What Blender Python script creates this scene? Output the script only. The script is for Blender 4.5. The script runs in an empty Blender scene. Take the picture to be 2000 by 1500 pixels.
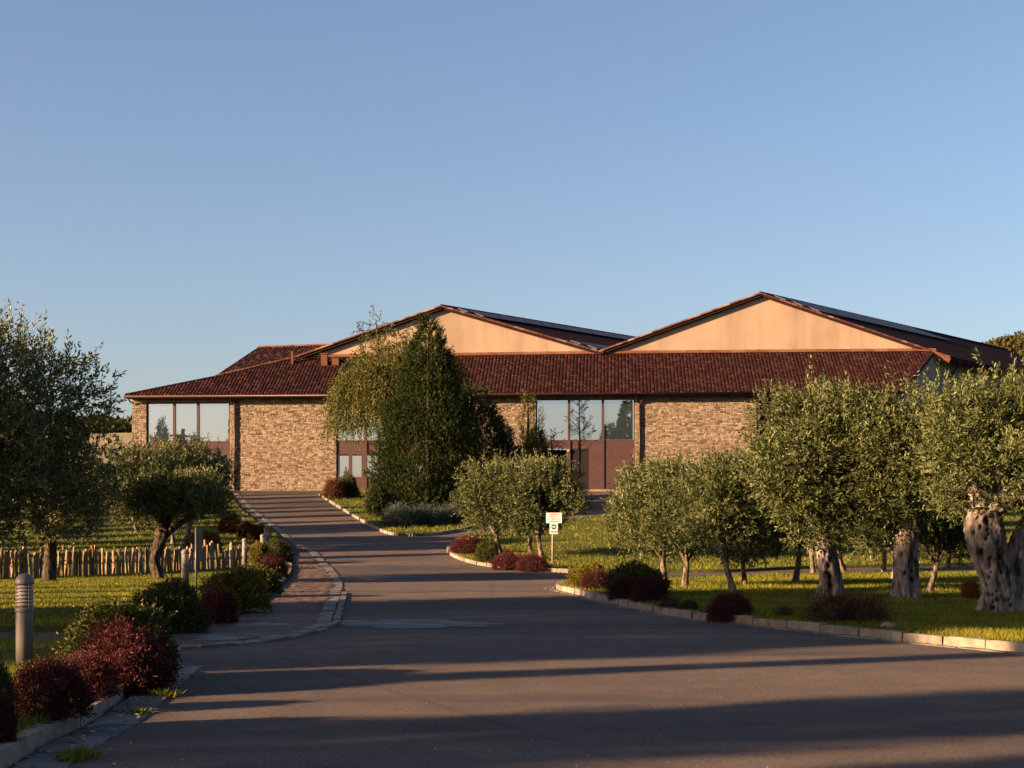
import bpy, bmesh, math, random
import numpy as np
from mathutils import Vector, Matrix, noise

# ------------------------------------------------------------------ camera, sky, sun, exposure
scene = bpy.context.scene
C = scene.collection
F_PX, HOR, CAMZ = 3000.0, 1025.0, 1.78            # lens in pixels of a 2000 px wide frame, horizon row, eye height
cam_d = bpy.data.cameras.new('camera')
cam_d.sensor_width = 36.0
cam_d.lens = 36.0 * F_PX / 2000.0
cam_d.shift_y = (HOR - 750.0) / 2000.0
cam_d.clip_start = 0.3
cam_d.clip_end = 6000
cam = bpy.data.objects.new('camera', cam_d)
cam.location = (0, 0, CAMZ)
cam.rotation_euler = (math.radians(90), 0, 0)
C.objects.link(cam)
scene.camera = cam

SUN_EL = math.radians(14.5)
LH = Vector((0.927, 0.375, 0)).normalized()        # horizontal direction the light travels
world = bpy.data.worlds.new('World')
scene.world = world
world.use_nodes = True
wn = world.node_tree
bg = wn.nodes['Background']
sky = wn.nodes.new('ShaderNodeTexSky')
sky.sky_type = 'NISHITA'
sky.sun_disc = False
sky.sun_elevation = SUN_EL
sky.sun_rotation = math.atan2(-LH.x, -LH.y)
sky.air_density = 1.0
sky.dust_density = 1.5
sky.ozone_density = 5.0
bg.inputs['Strength'].default_value = 0.058
wb = wn.nodes.new('ShaderNodeMix')                 # one white-balance tint for the whole sky
wb.data_type = 'RGBA'
wb.blend_type = 'MULTIPLY'
wb.inputs[0].default_value = 1.0
wb.inputs[7].default_value = (1.0, 0.70, 0.575, 1)
wn.links.new(sky.outputs[0], wb.inputs[6])
wn.links.new(wb.outputs[2], bg.inputs['Color'])

sun_d = bpy.data.lights.new('sun', 'SUN')
sun_d.energy = 5.0
sun_d.angle = math.radians(0.55)
sun_d.color = (1.0, 0.62, 0.34)
sun = bpy.data.objects.new('sun', sun_d)
L3 = Vector((LH.x * math.cos(SUN_EL), LH.y * math.cos(SUN_EL), -math.sin(SUN_EL)))
sun.rotation_euler = L3.to_track_quat('-Z', 'Y').to_euler()
sun.location = (-60, -30, 40)
C.objects.link(sun)

vs = scene.view_settings
vs.view_transform = 'Standard'
vs.look = 'None'
vs.gamma = 1
vs.use_curve_mapping = False
vs.exposure = 2.52
scene.cycles.use_denoising = True
scene.cycles.max_bounces = 8
scene.cycles.transparent_max_bounces = 8

# ------------------------------------------------------------------ helpers
rnd = random.Random(7)


def g(y):                                          # ground height: level road, then the rise to the building
    t = min(max((y - 50.0) / 57.0, 0.0), 1.0)
    return 4.17 * t ** 1.4


def gv(y):
    t = np.clip((np.asarray(y) - 50.0) / 57.0, 0, 1)
    return 4.17 * t ** 1.4


def W(px, py, off=0.0):                            # photograph pixel -> point on the ground
    dx, dz = (px - 1000.0) / F_PX, (HOR - py) / F_PX
    y = 4.0
    prev = y
    while y < 200:
        if CAMZ + dz * y <= g(y) + off:
            break
        prev = y
        y += 0.25
    a, b = prev, y
    for _ in range(30):
        m = (a + b) / 2
        if CAMZ + dz * m <= g(m) + off:
            b = m
        else:
            a = m
    return Vector((dx * b, b, g(b)))


def P(px, py, Y):
    return Vector(((px - 1000.0) / F_PX * Y, Y, CAMZ + (HOR - py) / F_PX * Y))


def mesh_from(name, V, F, mats=None, smooth=False, tone=None):
    V = np.asarray(V, dtype=np.float32)
    me = bpy.data.meshes.new(name)
    if isinstance(F, np.ndarray):
        n, k = F.shape
        me.vertices.add(len(V))
        me.vertices.foreach_set('co', V.ravel())
        me.loops.add(n * k)
        me.loops.foreach_set('vertex_index', F.astype(np.int32).ravel())
        me.polygons.add(n)
        me.polygons.foreach_set('loop_start', np.arange(0, n * k, k, dtype=np.int32))
        me.update(calc_edges=True)
    else:
        me.from_pydata([tuple(map(float, v)) for v in V], [], [tuple(f) for f in F])
        me.update()
    if tone is not None:
        at = me.attributes.new('tone', 'FLOAT', 'FACE')
        at.data.foreach_set('value', np.asarray(tone, dtype=np.float32))
    for m in (mats if isinstance(mats, (list, tuple)) else [mats]):
        if m is not None:
            me.materials.append(m)
    if smooth:
        me.polygons.foreach_set('use_smooth', np.ones(len(me.polygons), dtype=bool))
    return me


def ob(name, data, parent=None, loc=None, rot=None, scale=None):
    o = bpy.data.objects.new(name, data)
    C.objects.link(o)
    if parent is not None:
        o.parent = parent
    if loc is not None:
        o.location = loc
    if rot is not None:
        o.rotation_euler = rot
    if scale is not None:
        o.scale = scale
    return o


def tag(o, label=None, cat=None, group=None, kind=None):
    if label:
        o['label'] = label
    if cat:
        o['category'] = cat
    if group:
        o['group'] = group
    if kind:
        o['kind'] = kind
    return o


def thing(name, label, cat, loc, rotz=0.0, group=None, scale=None):
    o = ob(name, None, None, loc, (0, 0, rotz), scale)
    o.empty_display_size = 0.2
    return tag(o, label, cat, group)


class MB:                                          # collects boxes and tubes into one mesh
    def __init__(self):
        self.v, self.f = [], []

    def add(self, v, f):
        n = len(self.v)
        self.v += [tuple(p) for p in v]
        self.f += [tuple(i + n for i in q) for q in f]

    def box(self, c, s, ax=None):
        ax = ax or (Vector((1, 0, 0)), Vector((0, 1, 0)), Vector((0, 0, 1)))
        c = Vector(c)
        pts = []
        for k in ((-1, -1, -1), (1, -1, -1), (1, 1, -1), (-1, 1, -1), (-1, -1, 1), (1, -1, 1), (1, 1, 1), (-1, 1, 1)):
            pts.append(c + ax[0] * (k[0] * s[0] / 2) + ax[1] * (k[1] * s[1] / 2) + ax[2] * (k[2] * s[2] / 2))
        self.add(pts, [(0, 3, 2, 1), (4, 5, 6, 7), (0, 1, 5, 4), (1, 2, 6, 5), (2, 3, 7, 6), (3, 0, 4, 7)])
        return self

    def beam(self, a, b, w, h, up=Vector((0, 0, 1))):
        a, b = Vector(a), Vector(b)
        d = b - a
        x = d.normalized()
        y = up.cross(x).normalized()
        z = x.cross(y)
        return self.box((a + b) / 2, (d.length, w, h), (x, y, z))

    def tube(self, pts, rad, n=10, cap=True):
        pts = [Vector(p) for p in pts]
        rad = rad if isinstance(rad, (list, tuple)) else [rad] * len(pts)
        rings = []
        for i, p in enumerate(pts):
            t = (pts[min(i + 1, len(pts) - 1)] - pts[max(i - 1, 0)]).normalized()
            r = Vector((1, 0, 0)) if abs(t.x) < 0.8 else Vector((0, 1, 0))
            a = t.cross(r).normalized()
            b = t.cross(a)
            rings.append([p + (a * math.cos(2 * math.pi * k / n) + b * math.sin(2 * math.pi * k / n)) * rad[i] for k in range(n)])
        v = [q for r in rings for q in r]
        f = []
        for i in range(len(pts) - 1):
            for k in range(n):
                f.append((i * n + k, i * n + (k + 1) % n, (i + 1) * n + (k + 1) % n, (i + 1) * n + k))
        if cap:
            f.append(tuple(range(n - 1, -1, -1)))
            f.append(tuple((len(pts) - 1) * n + k for k in range(n)))
        self.add(v, f)
        return self

    def lathe(self, prof, n=24):
        v, f = [], []
        for r, z in prof:
            for k in range(n):
                a = 2 * math.pi * k / n
                v.append((r * math.cos(a), r * math.sin(a), z))
        for i in range(len(prof) - 1):
            for k in range(n):
                f.append((i * n + k, i * n + (k + 1) % n, (i + 1) * n + (k + 1) % n, (i + 1) * n + k))
        self.add(v, f)
        return self

    def mesh(self, name, mat, smooth=False):
        return mesh_from(name, self.v, self.f, mat, smooth)

    def build(self, name, mat, parent=None, smooth=False):
        return ob(name, self.mesh(name, mat, smooth), parent)


def bevel_mesh(me, w, seg=1):
    bm = bmesh.new()
    bm.from_mesh(me)
    bmesh.ops.bevel(bm, geom=bm.edges[:], offset=w, segments=seg, affect='EDGES', clamp_overlap=True)
    bm.to_mesh(me)
    bm.free()
    return me


# ------------------------------------------------------------------ materials
def mat(name):
    m = bpy.data.materials.new(name)
    m.use_nodes = True
    nt = m.node_tree
    return m, nt, nt.nodes['Principled BSDF']


def node(nt, typ, **kw):
    n = nt.nodes.new(typ)
    for k, v in kw.items():
        if k in n.inputs:
            n.inputs[k].default_value = v
        else:
            setattr(n, k, v)
    return n


def ramp(nt, src, stops):
    r = nt.nodes.new('ShaderNodeValToRGB')
    els = r.color_ramp.elements
    while len(els) < len(stops):
        els.new(0.5)
    for e, (p, c) in zip(els, stops):
        e.position = p
        e.color = (*c, 1)
    nt.links.new(src, r.inputs[0])
    return r


def mixc(nt, fac, a, b, mode='MIX'):
    m = nt.nodes.new('ShaderNodeMix')
    m.data_type = 'RGBA'
    m.blend_type = mode
    for sock, v in ((m.inputs['Factor'], fac), (m.inputs['A'], a), (m.inputs['B'], b)):
        pass
    fa, ia, ib = m.inputs[0], m.inputs[6], m.inputs[7]
    for s, v in ((fa, fac), (ia, a), (ib, b)):
        if hasattr(v, 'is_output'):
            nt.links.new(v, s)
        elif s is fa:
            s.default_value = v
        else:
            s.default_value = (*v, 1)
    return m.outputs[2]


def coords(nt, scale=None):
    tc = nt.nodes.new('ShaderNodeTexCoord')
    ge = nt.nodes.new('ShaderNodeNewGeometry')
    if scale is None:
        return ge.outputs['Position']
    mp = nt.nodes.new('ShaderNodeMapping')
    mp.inputs['Scale'].default_value = scale
    nt.links.new(ge.outputs['Position'], mp.inputs[0])
    return mp.outputs[0]


def noi(nt, vec, scale, detail=4, rough=0.55):
    n = node(nt, 'ShaderNodeTexNoise', Scale=scale, Detail=detail, Roughness=rough)
    nt.links.new(vec, n.inputs['Vector'])
    return n.outputs[0]


def bump(nt, bsdf, h, strength, dist):
    b = node(nt, 'ShaderNodeBump', Strength=strength, Distance=dist)
    nt.links.new(h, b.inputs['Height'])
    nt.links.new(b.outputs[0], bsdf.inputs['Normal'])


def leaf_mat(name, stops, transl=0.3, rough=0.45, spec=0.35):
    m, nt, b = mat(name)
    at = node(nt, 'ShaderNodeAttribute', attribute_name='tone')
    r = ramp(nt, at.outputs['Fac'], stops)
    nt.links.new(r.outputs[0], b.inputs['Base Color'])
    b.inputs['Roughness'].default_value = rough + 0.12
    b.inputs['Specular IOR Level'].default_value = spec * 0.5
    tr = nt.nodes.new('ShaderNodeBsdfTranslucent')
    t2 = mixc(nt, 1.0, r.outputs[0], (1.0, 1.05, 0.45), 'MULTIPLY')
    nt.links.new(t2, tr.inputs[0])
    mx = nt.nodes.new('ShaderNodeMixShader')
    mx.inputs[0].default_value = transl
    nt.links.new(b.outputs[0], mx.inputs[1])
    nt.links.new(tr.outputs[0], mx.inputs[2])
    nt.links.new(mx.outputs[0], nt.nodes['Material Output'].inputs[0])
    return m


def simple(name, col, rough=0.6, var=0.15, scale=6.0, metal=0.0, bmp=0.0):
    m, nt, b = mat(name)
    n = noi(nt, coords(nt), scale, 5)
    lo = tuple(c * (1 - var) for c in col)
    hi = tuple(min(1, c * (1 + var)) for c in col)
    r = ramp(nt, n, [(0.3, lo), (0.7, hi)])
    nt.links.new(r.outputs[0], b.inputs['Base Color'])
    b.inputs['Roughness'].default_value = rough
    b.inputs['Metallic'].default_value = metal
    b.inputs['Specular IOR Level'].default_value = 0.2
    if bmp:
        bump(nt, b, n, bmp, 0.02)
    return m


def tone_mat(name, stops, rough=0.8, scale=8.0, amt=0.35, bmp=0.3, rnd_obj=True):
    """colour from the piece's own tone (face attribute plus object random), broken up by noise"""
    m, nt, b = mat(name)
    at = node(nt, 'ShaderNodeAttribute', attribute_name='tone')
    oi = nt.nodes.new('ShaderNodeObjectInfo')
    ad = node(nt, 'ShaderNodeMath', operation='ADD')
    nt.links.new(at.outputs['Fac'], ad.inputs[0])
    if rnd_obj:
        nt.links.new(oi.outputs['Random'], ad.inputs[1])
    else:
        ad.inputs[1].default_value = 0
    fr = node(nt, 'ShaderNodeMath', operation='FRACT')
    nt.links.new(ad.outputs[0], fr.inputs[0])
    r = ramp(nt, fr.outputs[0], stops)
    n = noi(nt, coords(nt), scale, 5)
    nr = ramp(nt, n, [(0.25, (1 - amt,) * 3), (0.75, (1 + amt * 0.6,) * 3)])
    c = mixc(nt, 1.0, r.outputs[0], nr.outputs[0], 'MULTIPLY')
    nt.links.new(c, b.inputs['Base Color'])
    b.inputs['Roughness'].default_value = rough
    b.inputs['Specular IOR Level'].default_value = 0.12
    if bmp:
        bump(nt, b, n, bmp, 0.02)
    return m


def asphalt_mat():
    m, nt, b = mat('asphalt')
    p = coords(nt)
    big = noi(nt, coords(nt, (0.06, 0.16, 0.1)), 1.0, 4)
    mid = noi(nt, p, 1.3, 6, 0.65)
    fine = noi(nt, p, 26.0, 5, 0.8)
    r1 = ramp(nt, big, [(0.36, (0.058, 0.047, 0.041)), (0.5, (0.084, 0.067, 0.057)), (0.66, (0.102, 0.081, 0.069))])
    r2 = ramp(nt, mid, [(0.3, (0.78,) * 3), (0.7, (1.12,) * 3)])
    r3 = ramp(nt, fine, [(0.36, (0.50,) * 3), (0.55, (1.08,) * 3), (0.68, (1.9, 1.8, 1.65))])
    c = mixc(nt, 1.0, r1.outputs[0], r2.outputs[0], 'MULTIPLY')
    c = mixc(nt, 1.0, c, r3.outputs[0], 'MULTIPLY')
    cr = node(nt, 'ShaderNodeTexVoronoi', feature='DISTANCE_TO_EDGE', Scale=0.16)
    wob = mixc(nt, 0.35, coords(nt, (1, 0.6, 1)), nt.nodes.new('ShaderNodeTexNoise').outputs[1])
    nt.links.new(wob, cr.inputs['Vector'])
    crm = ramp(nt, cr.outputs[0], [(0.0, (0.55,) * 3), (0.006, (1, 1, 1))])
    c = mixc(nt, 0.55, c, crm.outputs[0], 'MULTIPLY')
    # damp run-off streaks: darker and glossier
    wet = noi(nt, coords(nt, (0.05, 0.30, 0.1)), 1.0, 3)
    wm = ramp(nt, wet, [(0.56, (0, 0, 0)), (0.66, (1, 1, 1))])
    c = mixc(nt, wm.outputs[0], c, (0.034, 0.031, 0.030))
    nt.links.new(c, b.inputs['Base Color'])
    rr = ramp(nt, wm.outputs[0], [(0, (0.88,) * 3), (1, (0.52,) * 3)])
    nt.links.new(rr.outputs[0], b.inputs['Roughness'])
    b.inputs['Specular IOR Level'].default_value = 0.16
    bump(nt, b, fine, 0.8, 0.02)
    return m


def grass_ground_mat():
    m, nt, b = mat('lawn_soil')
    p = coords(nt)
    a = noi(nt, p, 0.35, 4)
    f = noi(nt, p, 9.0, 5, 0.7)
    r = ramp(nt, a, [(0.3, (0.030, 0.044, 0.010)), (0.55, (0.058, 0.072, 0.015)), (0.75, (0.088, 0.084, 0.022))])
    fr = ramp(nt, f, [(0.3, (0.55,) * 3), (0.7, (1.25,) * 3)])
    c = mixc(nt, 1.0, r.outputs[0], fr.outputs[0], 'MULTIPLY')
    nt.links.new(c, b.inputs['Base Color'])
    b.inputs['Roughness'].default_value = 0.95
    b.inputs['Specular IOR Level'].default_value = 0.1
    bump(nt, b, f, 1.0, 0.06)
    return m


def bark_mat(name, lo, hi, scale=5.0, pits=0.0):
    m, nt, b = mat(name)
    tc = nt.nodes.new('ShaderNodeTexCoord')
    mp = nt.nodes.new('ShaderNodeMapping')
    mp.inputs['Scale'].default_value = (1, 1, 0.35)
    nt.links.new(tc.outputs['Object'], mp.inputs[0])
    n = noi(nt, mp.outputs[0], scale * 2.2, 7, 0.68)
    n2 = noi(nt, tc.outputs['Object'], scale * 0.7, 3)
    vr = node(nt, 'ShaderNodeTexVoronoi', Scale=scale * 3.0)
    nt.links.new(mp.outputs[0], vr.inputs['Vector'])
    n3 = node(nt, 'ShaderNodeMath', operation='MULTIPLY_ADD')
    nt.links.new(vr.outputs[0], n3.inputs[0])
    n3.inputs[1].default_value = -0.28
    nt.links.new(n, n3.inputs[2])
    n = n3.outputs[0]
    r = ramp(nt, n, [(0.20, tuple(c * 0.18 for c in lo)), (0.31, lo), (0.52, hi)])
    r2 = ramp(nt, n2, [(0.35, (0.6,) * 3), (0.62, (1.1,) * 3)])
    c = mixc(nt, 1.0, r.outputs[0], r2.outputs[0], 'MULTIPLY')
    if pits:
        at = node(nt, 'ShaderNodeAttribute', attribute_name='pit')
        c = mixc(nt, at.outputs['Fac'], c, (0.012, 0.010, 0.008))
    nt.links.new(c, b.inputs['Base Color'])
    b.inputs['Roughness'].default_value = 0.92
    b.inputs['Specular IOR Level'].default_value = 0.15
    bump(nt, b, n, 0.9, 0.03)
    return m


def stucco_mat(name, col, streak=0.25):
    m, nt, b = mat(name)
    st = noi(nt, coords(nt, (0.55, 0.55, 0.05)), 1.0, 4)
    bl = noi(nt, coords(nt), 0.5, 4)
    f = noi(nt, coords(nt), 22.0, 3)
    r = ramp(nt, st, [(0.38, tuple(c * (1 - streak) for c in col)), (0.55, col)])
    r2 = ramp(nt, bl, [(0.35, (0.9,) * 3), (0.6, (1.03,) * 3)])
    c = mixc(nt, 1.0, r.outputs[0], r2.outputs[0], 'MULTIPLY')
    nt.links.new(c, b.inputs['Base Color'])
    b.inputs['Roughness'].default_value = 0.92
    bump(nt, b, f, 0.25, 0.01)
    return m


def glass_mat():
    m, nt, b = mat('window_glass')
    b.inputs['Base Color'].default_value = (0.035, 0.05, 0.055, 1)
    b.inputs['Roughness'].default_value = 0.25
    gl = nt.nodes.new('ShaderNodeBsdfGlossy')
    gl.inputs['Color'].default_value = (0.78, 0.84, 0.88, 1)
    gl.inputs['Roughness'].default_value = 0.008
    n = noi(nt, coords(nt), 0.45, 2)
    bu = node(nt, 'ShaderNodeBump', Strength=0.05, Distance=0.05)
    nt.links.new(n, bu.inputs['Height'])
    nt.links.new(bu.outputs[0], gl.inputs['Normal'])
    mx = nt.nodes.new('ShaderNodeMixShader')
    mx.inputs[0].default_value = 0.62
    nt.links.new(b.outputs[0], mx.inputs[1])
    nt.links.new(gl.outputs[0], mx.inputs[2])
    nt.links.new(mx.outputs[0], nt.nodes['Material Output'].inputs[0])
    return m


M = {}
M['asphalt'] = asphalt_mat()
M['soil'] = grass_ground_mat()
M['blade'] = leaf_mat('grass_blade', [(0.0, (0.055, 0.076, 0.008)), (0.5, (0.116, 0.126, 0.014)), (1.0, (0.218, 0.176, 0.029))], 0.35, 0.6, 0.15)
M['olive'] = leaf_mat('olive_leaf', [(0.0, (0.023, 0.032, 0.008)), (0.5, (0.060, 0.074, 0.022)), (0.85, (0.105, 0.117, 0.046)), (1.0, (0.171, 0.189, 0.104))], 0.2, 0.42, 0.4)
M['olive_dark'] = leaf_mat('olive_leaf_dark', [(0.0, (0.038, 0.044, 0.013)), (0.5, (0.093, 0.098, 0.033)), (0.85, (0.168, 0.158, 0.063)), (1.0, (0.377, 0.355, 0.219))], 0.18, 0.42, 0.4)
M['cypress'] = leaf_mat('cypress_leaf', [(0.0, (0.005, 0.011, 0.002)), (0.5, (0.014, 0.024, 0.005)), (1.0, (0.032, 0.044, 0.007))], 0.15, 0.6, 0.2)
M['yew'] = leaf_mat('dark_conifer_leaf', [(0.0, (0.008, 0.014, 0.005)), (0.6, (0.022, 0.031, 0.011)), (1.0, (0.045, 0.053, 0.019))], 0.12, 0.55, 0.25)
M['weep'] = leaf_mat('weeping_leaf', [(0.0, (0.028, 0.035, 0.008)), (0.5, (0.059, 0.065, 0.017)), (1.0, (0.120, 0.107, 0.029))], 0.3, 0.5, 0.3)
M['box'] = leaf_mat('box_leaf', [(0.0, (0.016, 0.021, 0.004)), (0.6, (0.040, 0.047, 0.008)), (1.0, (0.101, 0.094, 0.017))], 0.2, 0.45, 0.35)
M['gold'] = leaf_mat('golden_leaf', [(0.0, (0.040, 0.042, 0.005)), (0.5, (0.099, 0.089, 0.009)), (1.0, (0.198, 0.152, 0.023))], 0.3, 0.45, 0.35)
M['red'] = leaf_mat('barberry_leaf', [(0.0, (0.022, 0.007, 0.009)), (0.55, (0.064, 0.015, 0.016)), (0.85, (0.120, 0.030, 0.029)), (1.0, (0.195, 0.064, 0.053))], 0.25, 0.5, 0.3)
M['blue'] = leaf_mat('blue_juniper_leaf', [(0.0, (0.018, 0.029, 0.025)), (0.6, (0.048, 0.066, 0.060)), (1.0, (0.108, 0.129, 0.120))], 0.12, 0.6, 0.2)
M['rust'] = leaf_mat('rusty_leaf', [(0.0, (0.030, 0.012, 0.006)), (0.6, (0.078, 0.031, 0.014)), (1.0, (0.132, 0.066, 0.027))], 0.2, 0.6, 0.2)
M['wood_far'] = leaf_mat('woodland_leaf', [(0.0, (0.021, 0.024, 0.008)), (0.6, (0.045, 0.043, 0.016)), (1.0, (0.084, 0.069, 0.027))], 0.1, 0.7, 0.1)
M['block_core'] = simple('twig_block_core', (0.021, 0.017, 0.012), 0.95, 0.3)
M['bark'] = bark_mat('olive_bark', (0.087, 0.069, 0.051), (0.184, 0.153, 0.120), 5, 1)
M['bark_old'] = bark_mat('old_olive_bark', (0.112, 0.094, 0.077), (0.258, 0.225, 0.193), 3.2, 1)
M['bark_dark'] = bark_mat('dark_bark', (0.030, 0.023, 0.017), (0.072, 0.055, 0.041), 6)
M['stone'] = tone_mat('wall_stone', [(0.0, (0.060, 0.045, 0.031)), (0.2, (0.134, 0.103, 0.073)), (0.55, (0.188, 0.149, 0.111)), (0.85, (0.228, 0.188, 0.146)), (0.95, (0.142, 0.085, 0.055)), (1.0, (0.097, 0.073, 0.053))], 0.9, 5, 0.35, 0.5)
M['mortar'] = simple('wall_mortar', (0.123, 0.097, 0.064), 0.95, 0.25, 3, 0, 0.3)
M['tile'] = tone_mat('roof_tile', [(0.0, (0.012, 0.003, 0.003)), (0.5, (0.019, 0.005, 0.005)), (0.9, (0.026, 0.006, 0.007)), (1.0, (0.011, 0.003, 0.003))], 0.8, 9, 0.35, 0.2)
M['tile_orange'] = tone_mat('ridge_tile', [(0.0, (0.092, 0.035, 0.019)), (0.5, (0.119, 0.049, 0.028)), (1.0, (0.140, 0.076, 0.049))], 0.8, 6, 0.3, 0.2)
M['lip_glint'] = tone_mat('tile_lip_glint', [(0.0, (0.014, 0.004, 0.004)), (0.55, (0.020, 0.006, 0.005)), (0.72, (0.058, 0.027, 0.024)), (1.0, (0.115, 0.061, 0.055))], 0.8, 9, 0.3, 0)  # pale stops paint sun glints on the tiles' lighter end edges
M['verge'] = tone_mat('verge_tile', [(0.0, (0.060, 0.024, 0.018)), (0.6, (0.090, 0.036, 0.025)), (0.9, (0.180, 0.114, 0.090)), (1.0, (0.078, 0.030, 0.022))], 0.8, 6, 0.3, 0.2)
M['tile_dark'] = simple('tile_underlay', (0.011, 0.005, 0.003), 0.9, 0.25)
M['stucco'] = stucco_mat('ochre_render', (0.230, 0.172, 0.123), 0.22)
M['render_grey'] = stucco_mat('pale_grey_render', (0.210, 0.189, 0.155), 0.22)
M['roof_dark'] = simple('dark_sheet_roof', (0.022, 0.011, 0.012), 0.7, 0.25, 2)
for b_ in [M['roof_dark'].node_tree.nodes['Principled BSDF']]:
    b_.inputs['Roughness'].default_value = 1.0
    b_.inputs['Specular IOR Level'].default_value = 0.02
M['solar'] = simple('solar_panel_face', (0.012, 0.018, 0.042), 0.55, 0.2, 1.0)
M['frame'] = simple('brown_window_frame', (0.047, 0.025, 0.025), 0.55, 0.12, 3)
M['metal_brown'] = simple('brown_gutter_metal', (0.025, 0.010, 0.006), 0.45, 0.15, 3)
M['pipe'] = simple('dark_downpipe', (0.027, 0.013, 0.011), 0.5, 0.2, 4)
M['black'] = simple('dark_opening', (0.004, 0.0035, 0.0035), 1.0, 0.2)
M['door_dark'] = simple('dark_door', (0.007, 0.005, 0.004), 0.8, 0.2)
M['glass'] = glass_mat()
M['terracotta'] = simple('terracotta', (0.078, 0.031, 0.018), 0.8, 0.2)
M['kerb'] = tone_mat('kerb_stone', [(0.0, (0.122, 0.104, 0.083)), (0.5, (0.163, 0.141, 0.112)), (1.0, (0.204, 0.175, 0.139))], 0.88, 5, 0.45, 0.5)
M['slab'] = tone_mat('gutter_slab', [(0.0, (0.073, 0.067, 0.058)), (0.5, (0.106, 0.097, 0.083)), (1.0, (0.139, 0.126, 0.110))], 0.6, 4, 0.5, 0.4)
M['paver'] = tone_mat('paver', [(0.0, (0.058, 0.041, 0.034)), (0.5, (0.080, 0.056, 0.044)), (1.0, (0.100, 0.073, 0.058))], 0.62, 3, 0.4, 0.3)
M['joint'] = simple('paver_joint', (0.035, 0.031, 0.027), 0.95, 0.3, 4)
M['stake'] = tone_mat('fence_stake', [(0.0, (0.136, 0.086, 0.050)), (0.5, (0.210, 0.145, 0.089)), (1.0, (0.263, 0.194, 0.131))], 0.85, 12, 0.45, 0.5)
M['grey_paint'] = simple('grey_bollard_paint', (0.108, 0.099, 0.092), 0.45, 0.08, 5)
M['lens'] = simple('bollard_lens', (0.250, 0.216, 0.173), 0.3, 0.1)
M['louvre'] = simple('bollard_louvre', (0.202, 0.187, 0.168), 0.4, 0.1)
M['white'] = simple('white_sign_face', (0.544, 0.517, 0.490), 0.45, 0.05)
M['sign_red'] = simple('sign_red', (0.42, 0.17, 0.15), 0.5, 0.05)
M['sign_black'] = simple('sign_black', (0.015, 0.015, 0.018), 0.5, 0.1)
M['galv'] = simple('galvanised_post', (0.250, 0.230, 0.202), 0.45, 0.1, 8)
M['panel_blue'] = simple('sign_panel_back', (0.058, 0.065, 0.076), 0.35, 0.1, 4)
M['unit'] = simple('unit_casing', (0.330, 0.336, 0.348), 0.5, 0.08)
M['hill'] = simple('hill_scrub', (0.051, 0.047, 0.018), 0.95, 0.4, 0.02)
M['field'] = simple('dry_field', (0.180, 0.150, 0.084), 0.95, 0.2, 0.05)
M['pebble'] = tone_mat('grit', [(0.0, (0.067, 0.042, 0.025)), (0.5, (0.176, 0.151, 0.118)), (1.0, (0.252, 0.231, 0.189))], 0.9, 20, 0.2, 0)
M['rock'] = simple('orange_rock', (0.276, 0.144, 0.084), 0.9, 0.3, 8, 0, 0.6)

# ------------------------------------------------------------------ ground, roads and pavements
def smooth_line(pts, n=8):
    pts = [Vector(p) for p in pts]
    out = []
    for i in range(len(pts) - 1):
        p0, p1, p2, p3 = pts[max(i - 1, 0)], pts[i], pts[i + 1], pts[min(i + 2, len(pts) - 1)]
        for k in range(n):
            t = k / n
            out.append(0.5 * ((2 * p1) + (p2 - p0) * t + (2 * p0 - 5 * p1 + 4 * p2 - p3) * t * t + (3 * p1 - p0 - 3 * p2 + p3) * t ** 3))
    out.append(pts[-1])
    return out


def gline(px, n=6):
    return [Vector((p.x, p.y, 0)) for p in smooth_line([W(a, b) for a, b in px], n)]


def V2(x, y):
    return Vector((x, y, 0))


def sheet(name, poly, off, material, step=1.5, kind='structure', parent=None, jitter=0.0):
    bm = bmesh.new()
    vs_ = [bm.verts.new((p[0], p[1], 0)) for p in poly]
    f = bm.faces.new(vs_)
    bmesh.ops.triangulate(bm, faces=[f])
    y0, y1 = min(p[1] for p in poly), max(p[1] for p in poly)
    y = max(48.0, y0 + 0.1)
    while y < min(y1, 108.5):
        bmesh.ops.bisect_plane(bm, geom=bm.verts[:] + bm.edges[:] + bm.faces[:], plane_co=(0, y, 0), plane_no=(0, 1, 0))
        y += step
    for v in bm.verts:
        v.co.z = g(v.co.y) + off
    if off > 0.05:
        be = [e for e in bm.edges if e.is_boundary]
        ex = bmesh.ops.extrude_edge_only(bm, edges=be)
        for v in ex['geom']:
            if isinstance(v, bmesh.types.BMVert):
                v.co.z -= 0.3
    bmesh.ops.recalc_face_normals(bm, faces=bm.faces[:])
    if sum(fc.normal.z for fc in bm.faces) < 0:
        bmesh.ops.reverse_faces(bm, faces=bm.faces[:])
    me = bpy.data.meshes.new(name)
    bm.to_mesh(me)
    bm.free()
    me.materials.append(material)
    o = ob(name, me, parent)
    if kind:
        tag(o, kind=kind)
    return o


def inside(poly, X, Y):
    X, Y = np.asarray(X), np.asarray(Y)
    r = np.zeros(X.shape, bool)
    n = len(poly)
    for i in range(n):
        x1, y1, x2, y2 = poly[i][0], poly[i][1], poly[(i + 1) % n][0], poly[(i + 1) % n][1]
        if y1 == y2:
            continue
        c = ((y1 > Y) != (y2 > Y)) & (X < (x2 - x1) * (Y - y1) / (y2 - y1) + x1)
        r ^= c
    return r


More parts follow.
